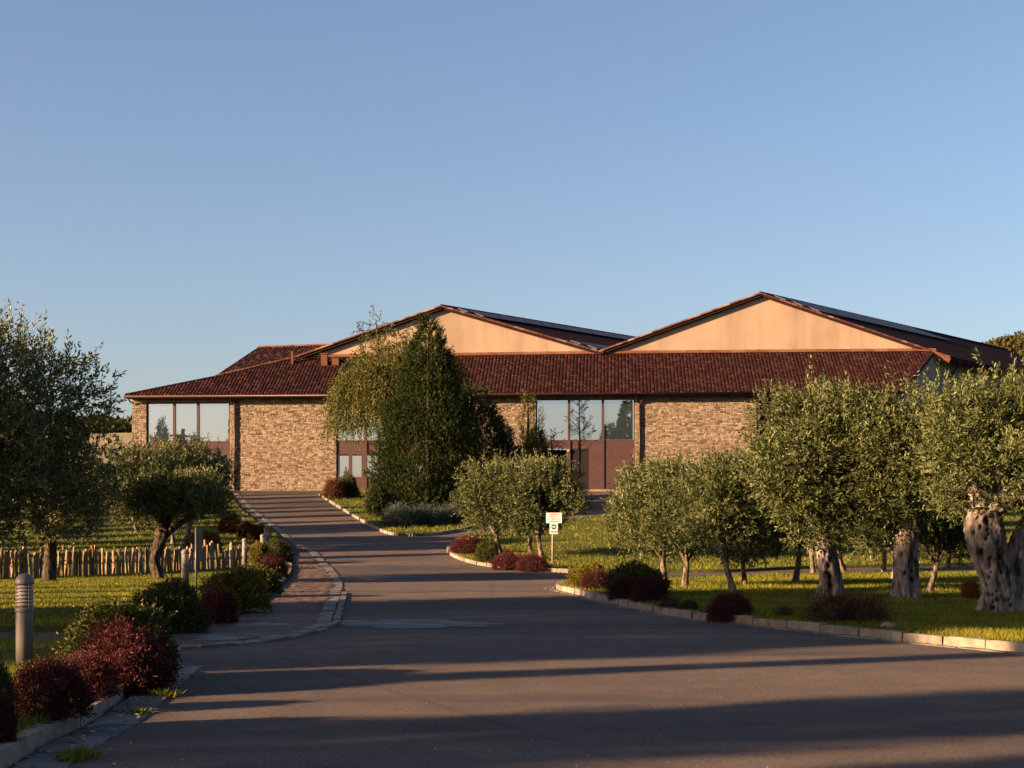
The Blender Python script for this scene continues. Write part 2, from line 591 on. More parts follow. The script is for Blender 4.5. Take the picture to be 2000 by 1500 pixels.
# base sheet to the horizon, with the hills behind the building
def hill_z(x, y):
    z = 4.05 if y >= 106 else g(y) - 0.14
    if y > 135:
        a = min(max((-12 - x) / 22.0, 0), 1)                      # rising country to the left
        s1 = min(max((y - 135) / 190.0, 0), 1)
        s2 = min(max((y - 380) / 260.0, 0), 1)
        z += a * (16 * s1 * s1 * (3 - 2 * s1) + 20.5 * s2 * s2 * (3 - 2 * s2))
        r = math.hypot((x - 200) / 160.0, (y - 470) / 150.0)       # wooded hill to the right
        if r < 1:
            z += 58 * (1 - r * r) ** 1.3
        z += 1.2 * noise.noise(Vector((x * 0.02, y * 0.02, 3.1)))
    return z


def axis_vals(segs):
    out = []
    for a, b, s in segs:
        k = a
        while k < b - 1e-6:
            out.append(k)
            k += s
    out.append(segs[-1][1])
    return out


ysv = axis_vals([(-3000, -200, 700), (-200, 48, 31), (48, 108, 3), (108, 130, 11), (130, 700, 15), (700, 5000, 600)])
xsv = axis_vals([(-4000, -400, 600), (-400, 400, 12), (400, 4000, 600)])
gv_ = [(x, y, hill_z(x, y)) for y in ysv for x in xsv]
nx = len(xsv)
gf = [(j * nx + i, j * nx + i + 1, (j + 1) * nx + i + 1, (j + 1) * nx + i) for j in range(len(ysv) - 1) for i in range(nx - 1)]
me = mesh_from('ground', gv_, gf, M['soil'], True)
me.materials.append(M['hill'])
me.materials.append(M['field'])
for p in me.polygons:
    c = p.center
    if c.y > 130:
        p.material_index = 1
        if c.x < 0 and 200 < c.y < 345:
            p.material_index = 2
tag(ob('ground', me), kind='structure')

# edges, read off the photograph and laid on the ground
near_bed_kerb = gline([(-60, 1530), (60, 1462), (136, 1424), (204, 1384), (255, 1343), (300, 1312), (322, 1300)])
second_bed_kerb = gline([(318, 1236), (360, 1230), (391, 1223), (442, 1210), (486, 1187), (517, 1163), (544, 1143), (564, 1121), (566, 1104)])
bed_back = gline([(566, 1104), (570, 1080), (552, 1056), (520, 1036), (488, 1012), (466, 992), (450, 968), (448, 960)])
flush_kerb = gline([(458, 961), (503, 1003), (531, 1025), (578, 1061), (612, 1079), (630, 1100), (648, 1118), (659, 1137), (655, 1158), (646, 1180), (636, 1204), (626, 1221), (578, 1238), (510, 1251), (408, 1262), (333, 1267)])
isl_edge = gline([(625, 968), (660, 990), (700, 1014), (735, 1033), (762, 1044), (800, 1048), (850, 1045), (905, 1036), (950, 1024), (1010, 1006)])
sign_bed_kerb = gline([(905, 1052), (884, 1063), (876, 1076), (890, 1089), (930, 1102), (980, 1110), (1050, 1115), (1115, 1119)])
right_kerb = gline([(1122, 1141), (1100, 1144), (1092, 1151), (1130, 1161), (1200, 1179), (1260, 1192), (1330, 1205), (1450, 1218), (1600, 1234), (1750, 1250), (1900, 1265), (2040, 1279), (2300, 1300)])

# asphalt: one large sheet, everything else stands on it
sheet('road', [V2(-60, -40), V2(70, -40), V2(70, 62), V2(30, 66), V2(30, 100), V2(14, 107.6), V2(-21, 108.6), V2(-21, 100), V2(-16.5, 75), V2(-9, 48), V2(-9, 20), V2(-60, 20)], 0.0, M['asphalt'])

# paved footway on the left, with its bricks
foot_poly = second_bed_kerb + bed_back[1:] + flush_kerb[:]
left_arm = [V2(-30, 23.5), V2(-30, 25.6)]
foot_poly = [V2(-30, 24.6)] + second_bed_kerb + bed_back[1:] + flush_kerb + [V2(-30, 22.2)]
footway = sheet('footway', foot_poly, 0.012, M['joint'])


def piece_mesh(name, s, bev, material, tone=0.0):
    me = MB().box((0, 0, 0), s).mesh(name, material)
    bevel_mesh(me, bev)
    return me


def lay_pavers():
    fp = [(p.x, p.y) for p in foot_poly]
    xs, ys, an = [], [], []
    y = 22.3
    r = 0
    while y < 106:
        row_y = y
        x = -20 + (r % 2) * 0.14
        while x < 0:
            xs.append(x)
            ys.append(row_y)
            x += 0.28
        y += 0.15
        r += 1
    xs, ys = np.array(xs), np.array(ys)
    k = inside(fp, xs, ys) & inside(fp, xs - 0.13, ys - 0.06) & inside(fp, xs + 0.13, ys + 0.06) & inside(fp, xs - 0.13, ys + 0.06) & inside(fp, xs + 0.13, ys - 0.06)
    xs, ys = xs[k], ys[k]
    vis = (xs / ys > -0.34) & (ys < 62)
    xs, ys = xs[vis], ys[vis]
    pm = piece_mesh('paver', (0.27, 0.14, 0.05), 0.008, M['paver'])
    # nearest seen ones (right of the near bushes) are pieces of their own
    score = np.where(xs / ys > -0.225, ys, 999)
    order = np.argsort(score)
    own = order[:300]
    rest = order[300:]
    for i in own:
        x_, y_ = float(xs[i]), float(ys[i])
        sl = (g(y_ + 0.1) - g(y_ - 0.1)) / 0.2
        ob('paver', pm, footway, (x_, y_, g(y_) + 0.002 + rnd.uniform(0, 0.006)), (math.atan(sl) + rnd.uniform(-.012, .012), rnd.uniform(-.012, .012), rnd.uniform(-.01, .01)))
    base = np.array([(-.135, -.07), (.135, -.07), (.135, .07), (-.135, .07)])
    rg = np.random.default_rng(3)
    V, F, T = [], [], []
    for i in rest:
        x_, y_ = xs[i], ys[i]
        h = 0.022 + rg.uniform(0, 0.006)
        n = len(V)
        for (a, b) in base:
            V.append((x_ + a, y_ + b, g(y_ + b) + 0.005))
        for (a, b) in base * 0.95:
            V.append((x_ + a, y_ + b, g(y_ + b) + h))
        F += [(n + 4, n + 5, n + 6, n + 7), (n, n + 1, n + 5, n + 4), (n + 1, n + 2, n + 6, n + 5), (n + 2, n + 3, n + 7, n + 6), (n + 3, n, n + 4, n + 7)]
        T += [rg.uniform(0, 0.99)] * 5
    o = ob('far_pavers', mesh_from('far_pavers', V, np.array(F), M['paver'], tone=T), footway)
    tag(o, kind='stuff')


lay_pavers()


def lay_stones(parent, line, length, w, h, top, side, name, me, tilt=0.02, gap=0.012):
    """stones set end to end along a line; side = offset of the stone's middle to the left of travel"""
    acc = [0.0]
    for a, b in zip(line, line[1:]):
        acc.append(acc[-1] + (b - a).length)
    tot = acc[-1]

    def at(s):
        s = min(max(s, 0), tot)
        for i in range(len(line) - 1):
            if s <= acc[i + 1]:
                t = (s - acc[i]) / max(acc[i + 1] - acc[i], 1e-6)
                return line[i].lerp(line[i + 1], t)
        return line[-1]
    s = 0.0
    while s < tot - 0.2:
        l = min(length * rnd.uniform(0.9, 1.12), tot - s)
        a, b = at(s), at(s + l)
        d = (b - a)
        if d.length > 0.05:
            d.normalize()
            nrm = Vector((-d.y, d.x, 0))
            a = a + nrm * side
            b = b + nrm * side
            a.z, b.z = g(a.y) + top, g(b.y) + top
            x = (b - a)
            ln = x.length
            x.normalize()
            y = Vector((0, 0, 1)).cross(x).normalized()
            z = x.cross(y)
            m4 = Matrix.Translation((a + b) / 2 + Vector((0, 0, rnd.uniform(-.012, .006))) - z * (h / 2) + nrm * rnd.uniform(-.012, .012)) @ Matrix((x, y, z)).transposed().to_4x4() @ Matrix.Rotation(rnd.uniform(-tilt, tilt), 4, 'X') @ Matrix.Rotation(rnd.uniform(-.012, .012), 4, 'Z') @ Matrix.Diagonal((ln - gap, w * rnd.uniform(.95, 1.05), h, 1))
            o = ob(name, me, parent)
            o.matrix_world = m4
        s += l


def stone_unit(name, material, bev=(0.015, 0.12, 0.09), seed=1):
    """unit kerb stone: chipped, slightly uneven top edges"""
    bm = bmesh.new()
    bmesh.ops.create_cube(bm, size=1)
    bmesh.ops.subdivide_edges(bm, edges=[e for e in bm.edges if abs((e.verts[0].co - e.verts[1].co).x) > 0.5], cuts=4)
    r = random.Random(seed)
    for v in bm.verts:
        if v.co.z > 0:
            v.co.z -= r.uniform(0, 0.06)
            v.co.y *= r.uniform(0.86, 0.98)
        if abs(v.co.x) > 0.49:
            v.co.x *= r.uniform(0.985, 1)
    me = bpy.data.meshes.new(name)
    bm.to_mesh(me)
    bm.free()
    me.materials.append(material)
    return me


kerb_me = stone_unit('kerb_stone', M['kerb'], seed=2)
slab_me = stone_unit('gutter_slab', M['slab'], seed=5)


def kerb(name, line, side, top=0.15, w=0.16, h=0.34, length=0.95):
    k = ob(name, None)
    tag(k, kind='structure')
    lay_stones(k, line, length, w, h, top, side, 'kerb_stone', kerb_me)
    return k


kerb('kerb', near_bed_kerb, 0.0, 0.15, 0.14)
kerb('kerb', second_bed_kerb, 0.0, 0.12, 0.14)
kerb('kerb', isl_edge, 0.0, 0.15)
kerb('kerb', sign_bed_kerb, 0.0, 0.14, 0.17)
kerb('kerb', right_kerb, 0.0, 0.15, 0.18)
gut = tag(ob('gutter', None), kind='structure')
lay_stones(gut, flush_kerb, 0.7, 0.30, 0.10, 0.032, 0.0, 'gutter_slab', slab_me, 0.01)
lay_stones(gut, flush_kerb[8 * 6:], 0.7, 0.14, 0.10, 0.045, -0.22 if False else 0.24, 'gutter_slab', slab_me, 0.01)
lay_stones(gut, near_bed_kerb[2:], 0.9, 0.42, 0.10, 0.022, -0.31, 'gutter_slab', slab_me, 0.012, 0.03)
lay_stones(gut, right_kerb[8:], 0.9, 0.16, 0.10, 0.016, -0.18, 'gutter_slab', slab_me, 0.008)

# raised lawns and planting beds
near_bed = [V2(-20, 3), V2(-4.2, 9.0)] + near_bed_kerb + [V2(-4.9, 20.9), V2(-5.6, 21.6), V2(-8, 22.0), V2(-30, 22.0)]
lawn_left = [V2(-140, 24.9), V2(-30, 24.9)] + second_bed_kerb + bed_back[1:] + [V2(-20.6, 108.3), V2(-140, 112)]
island = isl_edge + [W(1010, 1006), V2(2.6, 92), V2(3.0, 106.5), V2(-13.2, 107.8)]
side_far = gline([(1115, 1119), (1250, 1119), (1420, 1118), (1560, 1112), (1750, 1108), (1900, 1105), (2100, 1102)])
lawn_mid = sign_bed_kerb + side_far[1:] + [V2(120, 70), V2(120, 105), V2(20, 106), V2(8, 92), V2(1.2, 80)]
side_near = gline([(2200, 1114), (1900, 1120), (1560, 1127), (1420, 1132), (1300, 1136), (1180, 1139), (1122, 1141)])
lawn_right = right_kerb + [V2(60, 14), V2(120, 14), V2(120, 50)] + side_near[:-1]
LAWNS = [('flower_bed', near_bed, 0.14), ('lawn', lawn_left, 0.10), ('lawn', island, 0.12), ('lawn', lawn_mid, 0.11), ('lawn', lawn_right, 0.12)]
for nm, poly, off in LAWNS:
    sheet(nm, poly, off, M['soil'])


def lawn_off(x, y):
    for nm, poly, off in LAWNS:
        if inside(poly, np.array([x]), np.array([y]))[0]:
            return off
    return 0.0


def onlawn(px, py):
    p = W(px, py, 0.11)
    return Vector((p.x, p.y, g(p.y) + lawn_off(p.x, p.y) - 0.02))


def grass():
    rg = np.random.default_rng(11)
    Vs, Fs, Ts = [], [], []
    n0 = 0
    # (polygon, offset, y range, number, blade height, width)
    jobs = [(near_bed, 0.14, 9, 22, 22000, 0.10, 0.010), (lawn_left, 0.10, 25, 62, 90000, 0.055, 0.022), (lawn_left, 0.10, 62, 106, 26000, 0.11, 0.045),
            (lawn_right, 0.12, 19, 34, 70000, 0.075, 0.014), (lawn_right, 0.12, 34, 52, 45000, 0.075, 0.022),
            (lawn_mid, 0.11, 50, 100, 60000, 0.10, 0.036), (island, 0.12, 70, 107, 22000, 0.14, 0.045)]
    for poly, off, y0, y1, n, h, w in jobs:
        y = rg.uniform(y0, y1, n * 3)
        x = rg.uniform(-0.42, 0.42, n * 3) * (y + 2)
        k = inside(poly, x, y)
        x, y = x[k][:n], y[k][:n]
        m = len(x)
        if not m:
            continue
        cl = np.array([noise.noise(Vector((a * 0.8, b * 0.8, 0))) for a, b in zip(x, y)])
        hh = h * rg.uniform(0.5, 1.25, m) * (1 + 0.7 * cl)
        a = rg.uniform(0, 2 * np.pi, m)
        z = gv(y) + off - 0.005
        dx, dy = np.cos(a) * w / 2, np.sin(a) * w / 2
        lx, ly = rg.normal(0, 0.35, m) * hh, rg.normal(0, 0.35, m) * hh
        V = np.stack([np.stack([x - dx, y - dy, z], 1), np.stack([x + dx, y + dy, z], 1), np.stack([x + lx, y + ly, z + hh], 1)], 1).reshape(-1, 3)
        Vs.append(V)
        Fs.append(np.arange(m * 3).reshape(-1, 3) + n0)
        n0 += m * 3
        Ts.append(np.clip(0.45 + 0.5 * cl + rg.normal(0, 0.2, m), 0, 1))
    o = ob('grass', mesh_from('grass', np.concatenate(Vs), np.concatenate(Fs), M['blade'], tone=np.concatenate(Ts)))
    tag(o, 'short sunlit grass and weeds growing on the lawns and beds', 'grass', kind='stuff')


grass()


def weeds(px, py, n, r, h, label):
    rg = np.random.default_rng(int(px * 7 + py))
    p = W(px, py)
    m = n
    a = rg.uniform(0, 6.28, m)
    d = rg.uniform(0, r, m)
    x, y = p.x + d * np.cos(a), p.y + d * np.sin(a) * 1.5
    hh = h * rg.uniform(.4, 1.1, m)
    b = rg.uniform(0, 6.28, m)
    w = 0.012
    V = np.stack([np.stack([x - w * np.cos(b), y - w * np.sin(b), gv(y) + 0.0], 1), np.stack([x + w * np.cos(b), y + w * np.sin(b), gv(y)], 1),
                  np.stack([x + rg.normal(0, .6, m) * hh, y + rg.normal(0, .6, m) * hh, gv(y) + hh], 1)], 1).reshape(-1, 3)
    o = ob('weed_tuft', mesh_from('weed_tuft', V, np.arange(m * 3).reshape(-1, 3), M['blade'], tone=np.clip(rg.normal(.5, .2, m), 0, 1)))
    tag(o, label, 'weed')


weeds(318, 1362, 150, 0.16, 0.10, 'small green weed tuft in the gutter joint, near the end of the kerb')
weeds(150, 1482, 150, 0.15, 0.10, 'green weed tuft by the kerb at the bottom left corner')
weeds(272, 1395, 70, 0.12, 0.06, 'tiny weed tuft between gutter slabs below the red bushes')

# grit and fallen leaves on the asphalt
def litter():
    rg = np.random.default_rng(5)
    n = 900
    y = 1.0 / rg.uniform(1 / 60.0, 1 / 9.5, n)
    x = rg.uniform(-0.33, 0.36, n) * y
    ok = np.ones(n, bool)
    for nm, poly, off in LAWNS:
        ok &= ~inside(poly, x, y)
    ok &= ~inside(foot_poly, x, y)
    x, y = x[ok], y[ok]
    V, F, T = [], [], []
    for i in range(len(x)):
        s = rg.uniform(0.004, 0.012)
        a = rg.uniform(0, 3.14)
        c, d = math.cos(a) * s, math.sin(a) * s
        k = len(V)
        z = g(y[i]) + 0.001
        V += [(x[i] - c, y[i] - d, z), (x[i] + d, y[i] - c, z), (x[i] + c, y[i] + d, z), (x[i] - d, y[i] + c, z), (x[i], y[i], z + s * 0.7)]
        F += [(k, k + 1, k + 4), (k + 1, k + 2, k + 4), (k + 2, k + 3, k + 4), (k + 3, k, k + 4)]
        T += [rg.uniform(0, .99)] * 4
    tag(ob('road_grit', mesh_from('road_grit', V, np.array(F), M['pebble'], tone=T)), 'scattered grit and leaf crumbs on the asphalt', 'grit', kind='stuff')


litter()

# ------------------------------------------------------------------ the building
def plane3(a, b, c):
    n = (b - a).cross(c - a).normalized()
    return a, n


def RP(px, py, pl):                                # photograph pixel -> point on a plane
    d = Vector(((px - 1000.0) / F_PX, 1.0, (HOR - py) / F_PX))
    o = Vector((0, 0, CAMZ))
    t = (pl[0] - o).dot(pl[1]) / d.dot(pl[1])
    return o + d * t


UP = Vector((0, 0, 1))
FA = Vector((-26.9, 108.5, 0))
FB = Vector((28.2, 104.9, 0))
FU = (FB - FA).normalized()                        # along the front, left to right
FN = Vector((FU.y, -FU.x, 0))                      # out of the front, towards the camera
FRONT = (FA, FN)
DEEP = Vector((2450.0 / F_PX, 1.0, 0)).normalized()   # the halls run back to the right
bld = thing('winery_building', 'long two-storey rubble stone building with red tiled lean-to roof and two ochre gabled halls', 'building', (FA.x, FA.y, 4.17))
BO = Vector((FA.x, FA.y, 4.17))


def bpart(mb, name, material, parent=bld, smooth=False):
    v = [Vector(p) - BO for p in mb.v]
    me = mesh_from(name, v, mb.f, material, smooth)
    o = ob(name, me, parent)
    if parent is not bld:
        o.parent = parent
    return o


def fu(px):                                        # px on the front -> metres along it (at mid height)
    return (RP(px, 870, FRONT) - FA).dot(FU)


def fz(py, px=1000):
    return RP(px, py, FRONT).z


def FP(u, z, out=0.0):
    return FA + FU * u + FN * out + UP * z


WALL_L, WALL_R = fu(258), fu(1766)
Z0, ZE = 3.4, fz(777, 700)
# openings: (u0, u1, z0, z1)
ZB = 4.25
zt1, zt2, zt3 = fz(786, 360), fz(785, 700), fz(779, 1140)
OPEN = [(fu(286), fu(449), ZB, zt1), (fu(657), fu(830), ZB, zt2), (fu(1047), fu(1240), ZB, zt3), (fu(1478), fu(1700), ZB, fz(773, 1600))]


def wall_with_openings():
    mb = MB()
    T = 0.35
    us = sorted({WALL_L, WALL_R, *[o[0] for o in OPEN], *[o[1] for o in OPEN]})
    for a, b in zip(us, us[1:]):
        m = (a + b) / 2
        op = [o for o in OPEN if o[0] < m < o[1]]
        if op:
            o = op[0]
            mb.box(FP(m, (o[3] + ZE) / 2, -T / 2), (b - a, T, ZE - o[3]), (FU, FN, UP))
            mb.box(FP(m, (Z0 + o[2]) / 2, -T / 2), (b - a, T, o[2] - Z0), (FU, FN, UP))
        else:
            mb.box(FP(m, (Z0 + ZE) / 2, -T / 2), (b - a, T, ZE - Z0), (FU, FN, UP))
    return bpart(mb, 'wall', M['mortar'])


wall = wall_with_openings()


def stones():
    rg = random.Random(21)
    z = 4.0
    items = []
    while z < ZE - 0.05:
        h = rg.uniform(0.065, 0.135)
        u = WALL_L - 0.01
        while u < WALL_R:
            l = rg.uniform(0.12, 0.46) * (0.65 if rg.random() < .4 else 1)
            if u + l > WALL_R:
                l = WALL_R - u
            segs = [(u, u + l)]
            hit = False
            for o in OPEN:
                if z + h > o[2] and z < o[3] and u + l > o[0] and u < o[1]:
                    hit = True
                    if u < o[0] - 0.06:
                        segs = [(u, o[0])]
                    elif u + l > o[1] + 0.06:
                        segs = [(o[1], u + l)]
                    else:
                        segs = []
            for a, b in segs:
                if b - a > 0.05:
                    items.append((a, b, z, min(h, ZE - z)))
            u += l
        z += h
    # hidden stretches need none
    def seen(a, b, z):
        p = FP((a + b) / 2, z, 0)
        px = 1000 + F_PX * p.x / p.y
        return True
    items = [i for i in items if seen(i[0], i[1], i[2])]
    uc, zc = fu(560), fz(850, 560)
    pref = [(((i[1] - i[0]) * i[3]) if fu(466) < i[0] < fu(630) else 0, k) for k, i in enumerate(items)]
    pref.sort(reverse=True)
    own = {k for _, k in pref[:300]}
    base = []
    for s in range(6):
        r = random.Random(s)
        j = lambda q: r.uniform(-q, q)
        v = [(-.5, 0, -.5), (.5, 0, -.5), (.5, 0, .5), (-.5, 0, .5),
             (-.44 + j(.05), 1, -.38 + j(.1)), (.44 + j(.05), 1, -.38 + j(.1)), (.44 + j(.05), 1, .38 + j(.1)), (-.44 + j(.05), 1, .38 + j(.1)),
             (j(.15), 1.25, j(.12))]
        f = [(4, 5, 8), (5, 6, 8), (6, 7, 8), (7, 4, 8), (0, 1, 5, 4), (1, 2, 6, 5), (2, 3, 7, 6), (3, 0, 4, 7)]
        base.append((v, f))
    bms = [mesh_from('stone', v, f, M['stone']) for v, f in base]
    V, Fq, T = [], [], []
    for k, (a, b, z, h) in enumerate(items):
        gap = 0.014
        l, hh, d = b - a - gap, h - gap, rg.uniform(0.008, 0.034)
        tilt = rg.uniform(-.05, .05)
        c = FP((a + b) / 2, z + h / 2, -0.003)
        s = rg.randrange(6)
        R = Matrix((FU, FN, UP)).transposed() @ Matrix.Rotation(tilt, 3, 'Y')
        if k in own:
            o = ob('stone', bms[s], wall)
            o.matrix_local = Matrix.Translation(c - BO) @ R.to_4x4() @ Matrix.Diagonal((l, d, hh, 1))
        else:
            n = len(V)
            for p in base[s][0]:
                V.append(c - BO + R @ Vector((p[0] * l, p[1] * d, p[2] * hh)))
            Fq += [tuple(i + n for i in f) for f in base[s][1]]
            T += [rg.uniform(0, .99)] * len(base[s][1])
    o = ob('rubble_stones', mesh_from('rubble_stones', V, Fq, M['stone'], tone=T), wall)
    tag(o, kind='stuff')


stones()


def window(o, cols, zs, lower, name='window'):
    """frame with mullions; panes as sub-parts. cols = pane edges, zs = (spandrel bottom, spandrel top)"""
    u0, u1, z0, z1 = o
    R = -0.10                                       # recess
    ft = 0.09
    mb = MB()
    ax = (FU, FN, UP)

    def rect(a, b, c, d, out=R, t=0.06):
        mb.box(FP((a + b) / 2, (c + d) / 2, out), (b - a, t, d - c), ax)
    rect(u0, u1, z1 - ft, z1)
    rect(u0, u0 + ft, z0, z1 - ft)
    rect(u1 - ft, u1, z0, z1 - ft)
    edges = [u0 + ft] + list(cols) + [u1 - ft]
    for c in cols:
        rect(c - 0.09, c + 0.09, z0, z1 - ft, R + 0.03, 0.10)
    rect(u0 + ft, u1 - ft, zs[0], zs[1], R - 0.012, 0.05)
    rect(u0 + ft, u1 - ft, zs[1] - 0.08, zs[1], R + 0.01, 0.05)
    for (a, b, c, d, kind) in lower:
        if kind == 'panel':
            rect(a, b, c, d, R - 0.01, 0.05)
            rect(a, b, d - 0.6, d - 0.55, R + 0.016, 0.03)
        elif kind == 'post':
            rect(a, b, c, d, R + 0.02, 0.08)
    fr = bpart(mb, name, M['frame'])
    for a, b in zip(edges, edges[1:]):
        p = MB().box(FP((a + b) / 2, (zs[1] + z1 - ft) / 2, R - 0.02), (b - a - 0.1, 0.02, z1 - ft - zs[1] - 0.02), ax)
        bpart(p, 'pane', M['glass'], fr)
    for (a, b, c, d, kind) in lower:
        if kind in ('glass', 'dark', 'door'):
            p = MB().box(FP((a + b) / 2, (c + d) / 2, R - (0.02 if kind != 'dark' else 1.6)), (b - a, 0.02, d - c), ax)
            bpart(p, {'glass': 'pane', 'dark': 'doorway', 'door': 'door'}[kind], {'glass': M['glass'], 'dark': M['black'], 'door': M['door_dark']}[kind], fr)
    return fr


# far-left window
z_a, z_b = fz(884, 360), fz(862, 360)
u = [fu(340), fu(386.5)]
lows = []
lz = fz(889, 360)
for a, b in ((290, 337), (343, 384), (391, 414), (419, 444)):
    lows.append((fu(a), fu(b), ZB + .1, lz, 'glass'))
for a, b in ((337, 343), (384, 391), (414, 419)):
    lows.append((fu(a), fu(b), ZB, z_a - .002, 'post'))
lows.append((fu(289), fu(446), lz, z_a - .004, 'panel'))
window(OPEN[0], u, (z_a, z_b), lows)
# window behind the weeping tree
z_a, z_b = fz(887, 700), fz(860, 700)
lows = []
for a, b in ((663, 681), (687, 706), (712, 740), (746, 774), (780, 824)):
    lows.append((fu(a), fu(b), fz(931, 700), fz(890, 700), 'glass'))
for a, b in ((681, 687), (706, 712), (740, 746), (774, 780)):
    lows.append((fu(a), fu(b), ZB, z_a - .002, 'post'))
lows.append((fu(661), fu(826), ZB, fz(931, 700), 'panel'))
window(OPEN[1], [fu(714), fu(770)], (z_a, z_b), lows)
# entrance window
z_a, z_b = fz(876, 1140), fz(859, 1140)
lows = [(fu(1056), fu(1106), ZB, z_a - .003, 'dark'), (fu(1050), fu(1056), ZB, z_a - .002, 'post'), (fu(1106), fu(1115), ZB, z_a - .002, 'post'),
        (fu(1115), fu(1150), ZB, z_a - .003, 'door'), (fu(1150), fu(1173), ZB, z_a - .003, 'panel'), (fu(1173), fu(1181), ZB, z_a - .002, 'post'), (fu(1181), fu(1237), ZB, z_a - .003, 'panel')]
entr = window(OPEN[2], [fu(1111.5), fu(1177.5)], (z_a, z_b), lows)
lamp = MB().box(FP(fu(1110), fz(880, 1110), 0.02), (0.16, 0.10, 0.16), (FU, FN, UP))
bpart(lamp, 'wall_lamp', M['lens'], entr)
# dark loading bay on the right
mb = MB()
for a, b in ((1478, 1484), (1550, 1556), (1625, 1631), (1694, 1700)):
    mb.box(FP((fu(a) + fu(b)) / 2, (ZB + OPEN[3][3]) / 2, -.1), (fu(b) - fu(a), .1, OPEN[3][3] - ZB), (FU, FN, UP))
bay = bpart(mb, 'loading_bay', M['frame'])
bpart(MB().box(FP((fu(1478) + fu(1700)) / 2, (ZB + OPEN[3][3]) / 2, -.3), (fu(1700) - fu(1478), .04, OPEN[3][3] - ZB), (FU, FN, UP)), 'opening_dark_sheet', M['black'], bay)  # near-black sheet stands in for the dark inside of the opening
# pale lintel bands over the windows
for o in OPEN[:3]:
    mb = MB().box(FP((o[0] + o[1]) / 2, o[3] + 0.11, 0.015), (o[1] - o[0] + .1, 0.09, 0.20), (FU, FN, UP))
    bpart(mb, 'lintel', M['mortar'])

# lean-to roof plane
EAVE = (FA + FN * 0.75, FN)
El, Er = RP(245, 773, EAVE), RP(1764, 764, EAVE)
GTOP_Y = 110.2
Tr = P(1826, 686, GTOP_Y)
LEAN = plane3(El, Er, Tr)
if LEAN[1].z < 0:
    LEAN = (LEAN[0], -LEAN[1])
Tl = RP(640, 698, LEAN)
Tl2 = RP(590, 697, LEAN)
Hip = RP(420, 738, LEAN)
Tm = RP(1180, 691, LEAN)
gd = (Tr - Tl)
gd.z = 0
gd.normalize()
GN = Vector((gd.y, -gd.x, 0))
GAB = (Tr, GN)
RU = (Er - El).normalized()
RV = LEAN[1].cross(RU).normalized()
if RV.z < 0:
    RV = -RV


def roof_tiles(parent_name, poly3, own_n, material=M['tile'], pu=0.245, pv=0.33):
    o0 = poly3[0]
    n = (poly3[1] - poly3[0]).cross(poly3[2] - poly3[0]).normalized()
    if n.z < 0:
        n = -n
    ru = (RU - n * RU.dot(n)).normalized()
    rv = n.cross(ru)
    if rv.z < 0:
        rv = -rv
    # deck
    mb = MB()
    k = len(poly3)
    mb.add([p for p in poly3] + [p - n * 0.14 for p in poly3], [tuple(range(k)), tuple(range(2 * k - 1, k - 1, -1))] + [(i, k + i, k + (i + 1) % k, (i + 1) % k) for i in range(k)])
    deck = bpart(mb, parent_name, M['tile_dark'])
    pl = [((p - o0).dot(ru), (p - o0).dot(rv)) for p in poly3]
    us, vs_ = [q[0] for q in pl], [q[1] for q in pl]
    prof = [(-.118, 0.0), (-.098, .035), (-.052, .060), (0, .068), (.052, .060), (.098, .035), (.118, 0.0)]
    L = 0.44
    tv, tf = [], []
    for (vv, s, lift) in ((0, 1.0, 0.042), (L, .92, 0.0)):
        for a, b in prof:
            tv.append((a * s, vv, b * s + lift))
    m = len(prof)
    for i in range(m - 1):
        tf.append((i, i + 1, m + i + 1, m + i))
    tf.append(tuple(range(m - 1, -1, -1)))
    tm = mesh_from('roof_tile', tv, tf, [material, M['lip_glint']], False)
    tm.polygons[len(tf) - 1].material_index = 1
    cand = []
    u_ = math.floor(min(us) / pu) * pu
    while u_ < max(us):
        v_ = min(vs_) - 0.05
        r = 0
        while v_ < max(vs_):
            cand.append((u_ + pu / 2, v_, r))
            v_ += pv
            r += 1
        u_ += pu
    cu = np.array([c[0] for c in cand])
    cv = np.array([c[1] for c in cand])
    ok = inside(pl, cu, cv + 0.17)
    cand = [c for c, q in zip(cand, ok) if q]
    cand.sort(key=lambda c: (c[2], c[0]))
    R = Matrix((ru, rv, n)).transposed()
    V, Fq, T = [], [], []
    rg = random.Random(9)
    step = max(1, len([c for c in cand if c[2] < 3]) // max(own_n, 1))
    taken = 0
    for i, (a, b, r) in enumerate(cand):
        c = o0 + ru * (a + rg.uniform(-.008, .008)) + rv * (b + rg.uniform(-.02, .02)) + n * 0.004 - BO
        rot = R @ Matrix.Rotation(rg.uniform(-.03, .03), 3, 'Z')
        if taken < own_n and r < 3 and i % step == 0:
            o = ob('roof_tile', tm, deck)
            o.matrix_local = Matrix.Translation(c) @ rot.to_4x4()
            taken += 1
        else:
            k0 = len(V)
            V += [c + rot @ Vector(p) for p in tv]
            Fq += [tuple(q + k0 for q in f) for f in tf]
            T += [rg.uniform(0, .99)] * len(tf)
    tme = mesh_from('roof_tiles', V, Fq, [material, M['lip_glint']], tone=T)
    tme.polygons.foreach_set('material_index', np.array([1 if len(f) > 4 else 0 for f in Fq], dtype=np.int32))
    o = ob('roof_tiles', tme, deck)
    tag(o, kind='stuff')
    return deck


lean_poly = [El, Er, Tr, Tm, Tl, Tl2, RP(560, 703, LEAN), Hip]
lean = roof_tiles('lean_to_roof', lean_poly, 300)
# hipped roof behind, at the left
hb = P(420, 738, Hip.y + .3)
bq = [hb, RP(600, 699, LEAN) + Vector((0, .3, 0)), P(508, 679, 117.5)]
BPL = plane3(*bq)
back_poly = [bq[0], bq[1], RP(660, 674, BPL), bq[2]]
back = roof_tiles('hipped_roof', back_poly, 0)


